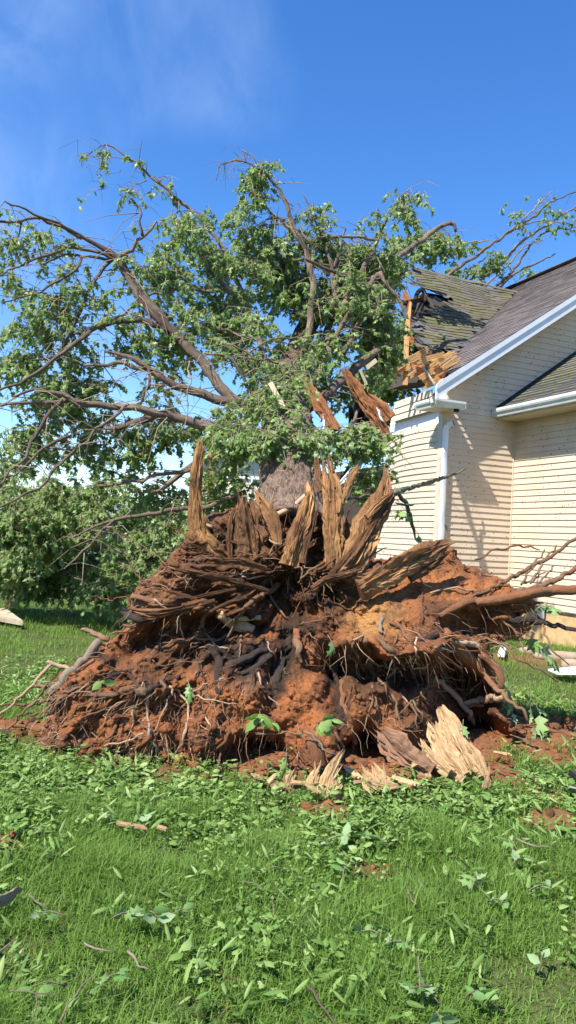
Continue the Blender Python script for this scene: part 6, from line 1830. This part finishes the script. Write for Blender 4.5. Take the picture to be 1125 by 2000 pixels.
# ------------------------------------------------------------------ distance: houses, trees
def box(mb, c, sx, sy, z0, z1, rot=0.0):
    ca_, sa_ = math.cos(rot), math.sin(rot)
    def q(x, y, z): return (c[0] + x * ca_ - y * sa_, c[1] + x * sa_ + y * ca_, z)
    mb.hexa([q(-sx, -sy, z0), q(sx, -sy, z0), q(sx, sy, z0), q(-sx, sy, z0), q(-sx, -sy, z1), q(sx, -sy, z1), q(sx, sy, z1), q(-sx, sy, z1)])
def far_house(label, px, d, sx, sy, h, m_wall, rot, wins, ridge=2.0):
    c = P(px, 1040, d)
    root = empty('neighbour_house', (c[0], c[1], 0)); tag(root, label, 'house')
    ca_, sa_ = math.cos(rot), math.sin(rot)
    def q(x, y, z): return np.array([c[0] + x * ca_ - y * sa_, c[1] + x * sa_ + y * ca_, z])
    mb = MB(); box(mb, c, sx, sy, -.1, h, rot)
    wl = adopt(mb.build('wall', m_wall), root)
    n = int(h / .2)
    for k in range(n):
        mb = MB(); z0 = k * .2
        mb.hexa([q(-sx, -sy - .02, z0), q(sx, -sy - .02, z0), q(sx, -sy - .001, z0), q(-sx, -sy - .001, z0), q(-sx, -sy - .006, z0 + .195), q(sx, -sy - .006, z0 + .195), q(sx, -sy - .001, z0 + .195), q(-sx, -sy - .001, z0 + .195)])
        b2 = mb.build('siding_board', m_wall); b2.parent = wl
    mb = MB()
    o_ = .35
    V = [q(-sx - o_, -sy - o_, h - .1), q(sx + o_, -sy - o_, h - .1), q(sx + o_, sy + o_, h - .1), q(-sx - o_, sy + o_, h - .1), q(-sx - o_, 0, h + ridge), q(sx + o_, 0, h + ridge),
         q(-sx - o_, -sy - o_, h + .08), q(sx + o_, -sy - o_, h + .08), q(sx + o_, sy + o_, h + .08), q(-sx - o_, sy + o_, h + .08)]
    mb.add(V, [(0, 1, 7, 6), (1, 2, 8, 7), (2, 3, 9, 8), (3, 0, 6, 9), (6, 7, 5, 4), (8, 9, 4, 5), (7, 8, 5), (9, 6, 4), (3, 2, 1, 0)])
    adopt(mb.build('roof', M_FARROOF), root)
    for (x0, z0, w_, h_) in wins:
        mb = MB()
        t_ = .07
        for (xa, xb_, za, zb) in ((x0 - w_, x0 + w_, z0, z0 + t_), (x0 - w_, x0 + w_, z0 + h_ - t_, z0 + h_), (x0 - w_, x0 - w_ + t_, z0 + t_, z0 + h_ - t_), (x0 + w_ - t_, x0 + w_, z0 + t_, z0 + h_ - t_), (x0 - .03, x0 + .03, z0 + t_, z0 + h_ - t_)):
            mb.hexa([q(xa, -sy - .07, za), q(xb_, -sy - .07, za), q(xb_, -sy - .022, za), q(xa, -sy - .022, za), q(xa, -sy - .07, zb), q(xb_, -sy - .07, zb), q(xb_, -sy - .022, zb), q(xa, -sy - .022, zb)])
        wf = adopt(mb.build('window', M_WHITE), root)
        mb = MB()
        mb.hexa([q(x0 - w_ + t_, -sy - .045, z0 + t_), q(x0 + w_ - t_, -sy - .045, z0 + t_), q(x0 + w_ - t_, -sy - .024, z0 + t_), q(x0 - w_ + t_, -sy - .024, z0 + t_), q(x0 - w_ + t_, -sy - .045, z0 + h_ - t_), q(x0 + w_ - t_, -sy - .045, z0 + h_ - t_), q(x0 + w_ - t_, -sy - .024, z0 + h_ - t_), q(x0 - w_ + t_, -sy - .024, z0 + h_ - t_)])
        pn = mb.build('pane', M_GLASS); pn.parent = wf; pn.matrix_parent_inverse = wf.matrix_parent_inverse
    return root, q
far_house('cream house glimpsed between the left splinter and the trunk', 490, 28, 1.75, 3, 4.3, M_FARWALL, .06, [(-1.1, 2.25, .45, 1.2), (-.1, 2.25, .45, 1.2), (1.1, 2.25, .45, 1.2)], .5)
root, q = far_house('low grey blue house with a railed porch behind the fallen crown', 190, 42, 4.2, 3, 2.2, M_BLUE, -.05, [(-2.2, .9, .6, 1.0), (-.2, .9, .6, 1.0)], .6)
for k in range(7):
    mb = MB(); x = .6 + k * .5
    mb.hexa([q(x, -4.6, 0), q(x + .09, -4.6, 0), q(x + .09, -4.5, 0), q(x, -4.5, 0), q(x, -4.6, 1.0), q(x + .09, -4.6, 1.0), q(x + .09, -4.5, 1.0), q(x, -4.5, 1.0)])
    adopt(mb.build('porch_baluster', M_WHITE), root)
mb = MB(); mb.hexa([q(.5, -4.62, 1.0), q(3.8, -4.62, 1.0), q(3.8, -4.48, 1.0), q(.5, -4.48, 1.0), q(.5, -4.62, 1.08), q(3.8, -4.62, 1.08), q(3.8, -4.48, 1.08), q(.5, -4.48, 1.08)])
adopt(mb.build('porch_rail', M_WHITE), root)
mb = MB(); mb.bar(P(411, 972, 14), P(416, 868, 14), .13, .13, (1, 0, 0))
tag(mb.build('wooden_post', M_REDLUMBER), 'reddish wooden post standing right of the tall left splinter', 'post')

def far_tree(label, px, d, h, r, n, seed):
    rnd = np.random.default_rng(seed)
    c = P(px, 1040, d)
    root = empty('background_tree', (c[0], c[1], 0)); tag(root, label, 'tree', 'trees on the far side of the lawn')
    mb = MB()
    V, Fs, UV = tube_geo(catmull(np.array([[c[0], c[1], 0, .22], [c[0] + .1, c[1], h * .4, .16], [c[0], c[1], h * .85, .06]]), .4), 7, .1, .05, seed); mb.add(V, Fs, UV)
    for q in range(7):
        a = rnd.uniform(0, 6.28); z0 = h * rnd.uniform(.3, .7)
        V, Fs, UV = tube_geo(catmull(np.array([[c[0], c[1], z0, .08], [c[0] + math.cos(a) * r * .5, c[1] + math.sin(a) * r * .5, z0 + h * .12, .05], [c[0] + math.cos(a) * r * .85, c[1] + math.sin(a) * r * .85, z0 + h * .18, .02]]), .4), 5, .1, .03, seed + q); mb.add(V, Fs, UV)
    adopt(mb.build('trunk', M_BARK, None, True), root)
    nc = n // 30
    cc = rnd.normal(size=(nc, 3)); cc /= np.linalg.norm(cc, axis=1)[:, None]; cc *= rnd.random((nc, 1)) ** .4
    cc = cc * np.array([r, r, h * .42]) + np.array([c[0], c[1], h * .58])
    pos = np.repeat(cc, 30, 0) + rnd.normal(size=(nc * 30, 3)) * r * .14
    m_ = len(pos)
    V, T, TI = leaves_mesh(pos, rnd.normal(size=(m_, 3)) - np.array([0, 0, .5]), rnd.normal(size=(m_, 3)) + np.array([0, 0, .6]), rnd.uniform(.18, .36, m_), np.clip(np.repeat(rnd.random(nc), 30) * .6 + rnd.random(m_) * .4, 0, 1), LEAF)
    o = tri_mesh('crown', V, T, M_FARLEAF, None, False, {'tint': TI})
    adopt(o, root)
for k, (px, d, h, r, n) in enumerate(((-60, 60, 6.2, 3.6, 2400), (40, 75, 5.6, 4.2, 2400), (120, 62, 4.6, 3.2, 2100), (215, 70, 4.6, 3.4, 2100), (300, 80, 4.2, 3.6, 2100), (365, 66, 4.0, 2.6, 1800), (420, 78, 5.2, 3.2, 1800), (-330, 64, 6.5, 4.2, 1800), (-560, 80, 7, 4.5, 1800))):
    far_tree(['tall bushy tree on the horizon at the left photo edge', 'wide green tree on the horizon beside the left edge tree', 'small round tree left of the blue house roof', 'low tree rising just behind the blue house', 'wide low tree right of the blue house', 'smallest far tree left of the tall splinter', 'far tree next to the cream house', 'far broad tree beyond the left edge trees', 'outermost far tree to the left'][k], px, d, h, r, n, 300 + k)

# ------------------------------------------------------------------ grass
def grass_zone(n, y0, y1, hmin, hmax, wmin, wmax, nseg, margin=1.1):
    """Blades over the visible wedge between distances y0 and y1."""
    y = np.sqrt(RNG.random(n) * (y1 ** 2 - y0 ** 2) + y0 ** 2)
    half = y * (575.0 / F_PX) + margin
    x = RNG.uniform(-1, 1, n) * half
    dirt = dirt_amount(x, y)
    clump = fbm(x * 2.3, y * 2.3, 21, 3)
    fine = fbm(x * 7.0, y * 7.0, 25, 2)
    keep_ = (RNG.random(n) > dirt * 1.05) & (RNG.random(n) < np.maximum(.36, .62 + .8 * clump + .75 * fine))
    # keep clear of the root plate's footprint and house
    pxx, pyy = project(np.stack([x, y, np.zeros(n)], 1))
    keep_ &= ~(inside(SOIL, pxx, pyy) & (pyy < 1500) & (y < 7.0) & (y > 4.5))
    q_ = np.stack([x, y, np.zeros(n)], 1) - A
    keep_ &= ~((q_ @ VH > -.0) & (q_ @ MH > 0)) & ~((q_ @ MH > sB - .0))
    x = x[keep_]; y = y[keep_]; clump = clump[keep_]
    n = len(x)
    h = RNG.uniform(hmin, hmax, n) * np.clip(1 + 1.1 * clump, .4, 2) * np.where(RNG.random(n) < .1, 1.5, 1)
    w_ = RNG.uniform(wmin, wmax, n)
    az = RNG.uniform(0, 6.283, n)
    lean = RNG.uniform(.15, 1.5, n)
    dx, dy = np.cos(az), np.sin(az)
    sx, sy = -dy, dx
    z0 = ground_z(x, y) - .004
    rings = []
    for i in range(nseg + 1):
        f = i / nseg
        off = lean * h * (f ** 1.8) * .9
        zz = z0 + h * f * (1 - .42 * lean * f)
        ww = w_ * (1 - f ** 1.6) * .5
        if i == nseg:
            rings.append(np.stack([x + dx * off, y + dy * off, zz], 1)[:, None])
        else:
            rings.append(np.stack([np.stack([x + dx * off - sx * ww, y + dy * off - sy * ww, zz], 1), np.stack([x + dx * off + sx * ww, y + dy * off + sy * ww, zz], 1)], 1))
    V = np.concatenate(rings, 1)
    k = V.shape[1]
    T0 = []
    for i in range(nseg - 1):
        T0 += [(2 * i, 2 * i + 1, 2 * i + 3), (2 * i, 2 * i + 3, 2 * i + 2)]
    T0.append((2 * nseg - 2, 2 * nseg - 1, 2 * nseg))
    T = (np.array(T0)[None] + (np.arange(n) * k)[:, None, None]).reshape(-1, 3)
    tint = np.clip(.45 + .6 * fbm(x * 1.1, y * 1.1, 29, 3) + RNG.uniform(-.3, .3, n) + np.where(RNG.random(n) < .1, .5, 0), 0, 1)
    tint = np.where(RNG.random(n) < .045, 1.3, tint)
    return V.reshape(-1, 3), T, np.repeat(tint, k)
zones = [grass_zone(215000, 2.0, 4.0, .025, .095, .003, .0068, 2), grass_zone(195000, 4.0, 7.0, .025, .09, .004, .008, 2), grass_zone(90000, 7.0, 14.0, .035, .10, .006, .012, 2), grass_zone(60000, 14.0, 34.0, .05, .11, .015, .03, 1)]
VV = []; TT = []; II = []; o_ = 0
for V, T, TI in zones:
    VV.append(V); TT.append(T + o_); II.append(TI); o_ += len(V)
g = tri_mesh('grass', np.vstack(VV), np.vstack(TT), M_GRASS, None, False, {'tint': np.concatenate(II)})
tag(g, 'short lush lawn grass round the root plate', None, None, 'stuff')

# broad-leaved weeds through the lawn
n = 25000
y = np.sqrt(RNG.random(n) * (8.0 ** 2 - 2.0 ** 2) + 2.0 ** 2); x = RNG.uniform(-1, 1, n) * (y * .40 + .9)
wd_ = fbm(x * 1.4, y * 1.4, 33, 3) + .55 * np.exp(-((y - 4.3) / .5) ** 2) * (np.abs(x) < 2.2)
ok = (wd_ > -.12 + .5 * RNG.random(n)) & (RNG.random(n) > dirt_amount(x, y) * .95)
pxx, pyy = project(np.stack([x, y, np.zeros(n)], 1))
ok &= ~(inside(SOIL, pxx, pyy) & (pyy < 1500))
x = x[ok]; y = y[ok]
per = 4
cx = np.repeat(x, per); cy = np.repeat(y, per); m_ = len(cx)
az = RNG.uniform(0, 6.283, m_)
pos = np.stack([cx + RNG.normal(0, .012, m_), cy + RNG.normal(0, .012, m_), ground_z(cx, cy) + RNG.uniform(.015, .075, m_)], 1)
dv = np.stack([np.cos(az), np.sin(az), RNG.uniform(-.1, .7, m_)], 1)
nn = np.stack([RNG.normal(0, .55, m_), RNG.normal(0, .55, m_), np.ones(m_)], 1)
narrow = (OVATE[0] * np.array([1.35, .5, 1]), OVATE[1])
V, T, TI = leaves_mesh(pos, dv, nn, RNG.uniform(.018, .05, m_) * np.repeat(RNG.choice([.5, .7, .9, 1.2, 1.7], len(x), p=[.3, .3, .22, .13, .05]), per), np.clip(np.repeat(RNG.random(len(x)), per) * .7 + RNG.random(m_) * .5 - .1, 0, 1), OVATE)
nk = 9000
y2 = np.sqrt(RNG.random(nk) * (7.5 ** 2 - 2.0 ** 2) + 2.0 ** 2); x2 = RNG.uniform(-1, 1, nk) * (y2 * .40 + .2)
ok = (RNG.random(nk) > dirt_amount(x2, y2)) & (fbm(x2 * 2.0, y2 * 2.0, 37, 3) > -.1)
pxx, pyy = project(np.stack([x2, y2, np.zeros(nk)], 1))
ok &= ~(inside(SOIL, pxx, pyy) & (pyy < 1500))
x2 = x2[ok]; y2 = y2[ok]; nk = len(x2)
az2 = RNG.uniform(0, 6.283, nk)
V2, T2, TI2 = leaves_mesh(np.stack([x2, y2, ground_z(x2, y2) + RNG.uniform(.01, .06, nk)], 1), np.stack([np.cos(az2), np.sin(az2), RNG.uniform(0, 1.2, nk)], 1), np.stack([RNG.normal(0, .5, nk), RNG.normal(0, .5, nk), np.ones(nk)], 1), RNG.uniform(.03, .075, nk), RNG.random(nk), narrow)
T2 = T2 + len(V)
o = tri_mesh('weeds', np.vstack([V, V2]), np.vstack([T, T2]), M_WEED, None, True, {'tint': np.concatenate([TI, TI2])})
tag(o, 'broad leaved weeds scattered through the lawn', None, None, 'stuff')
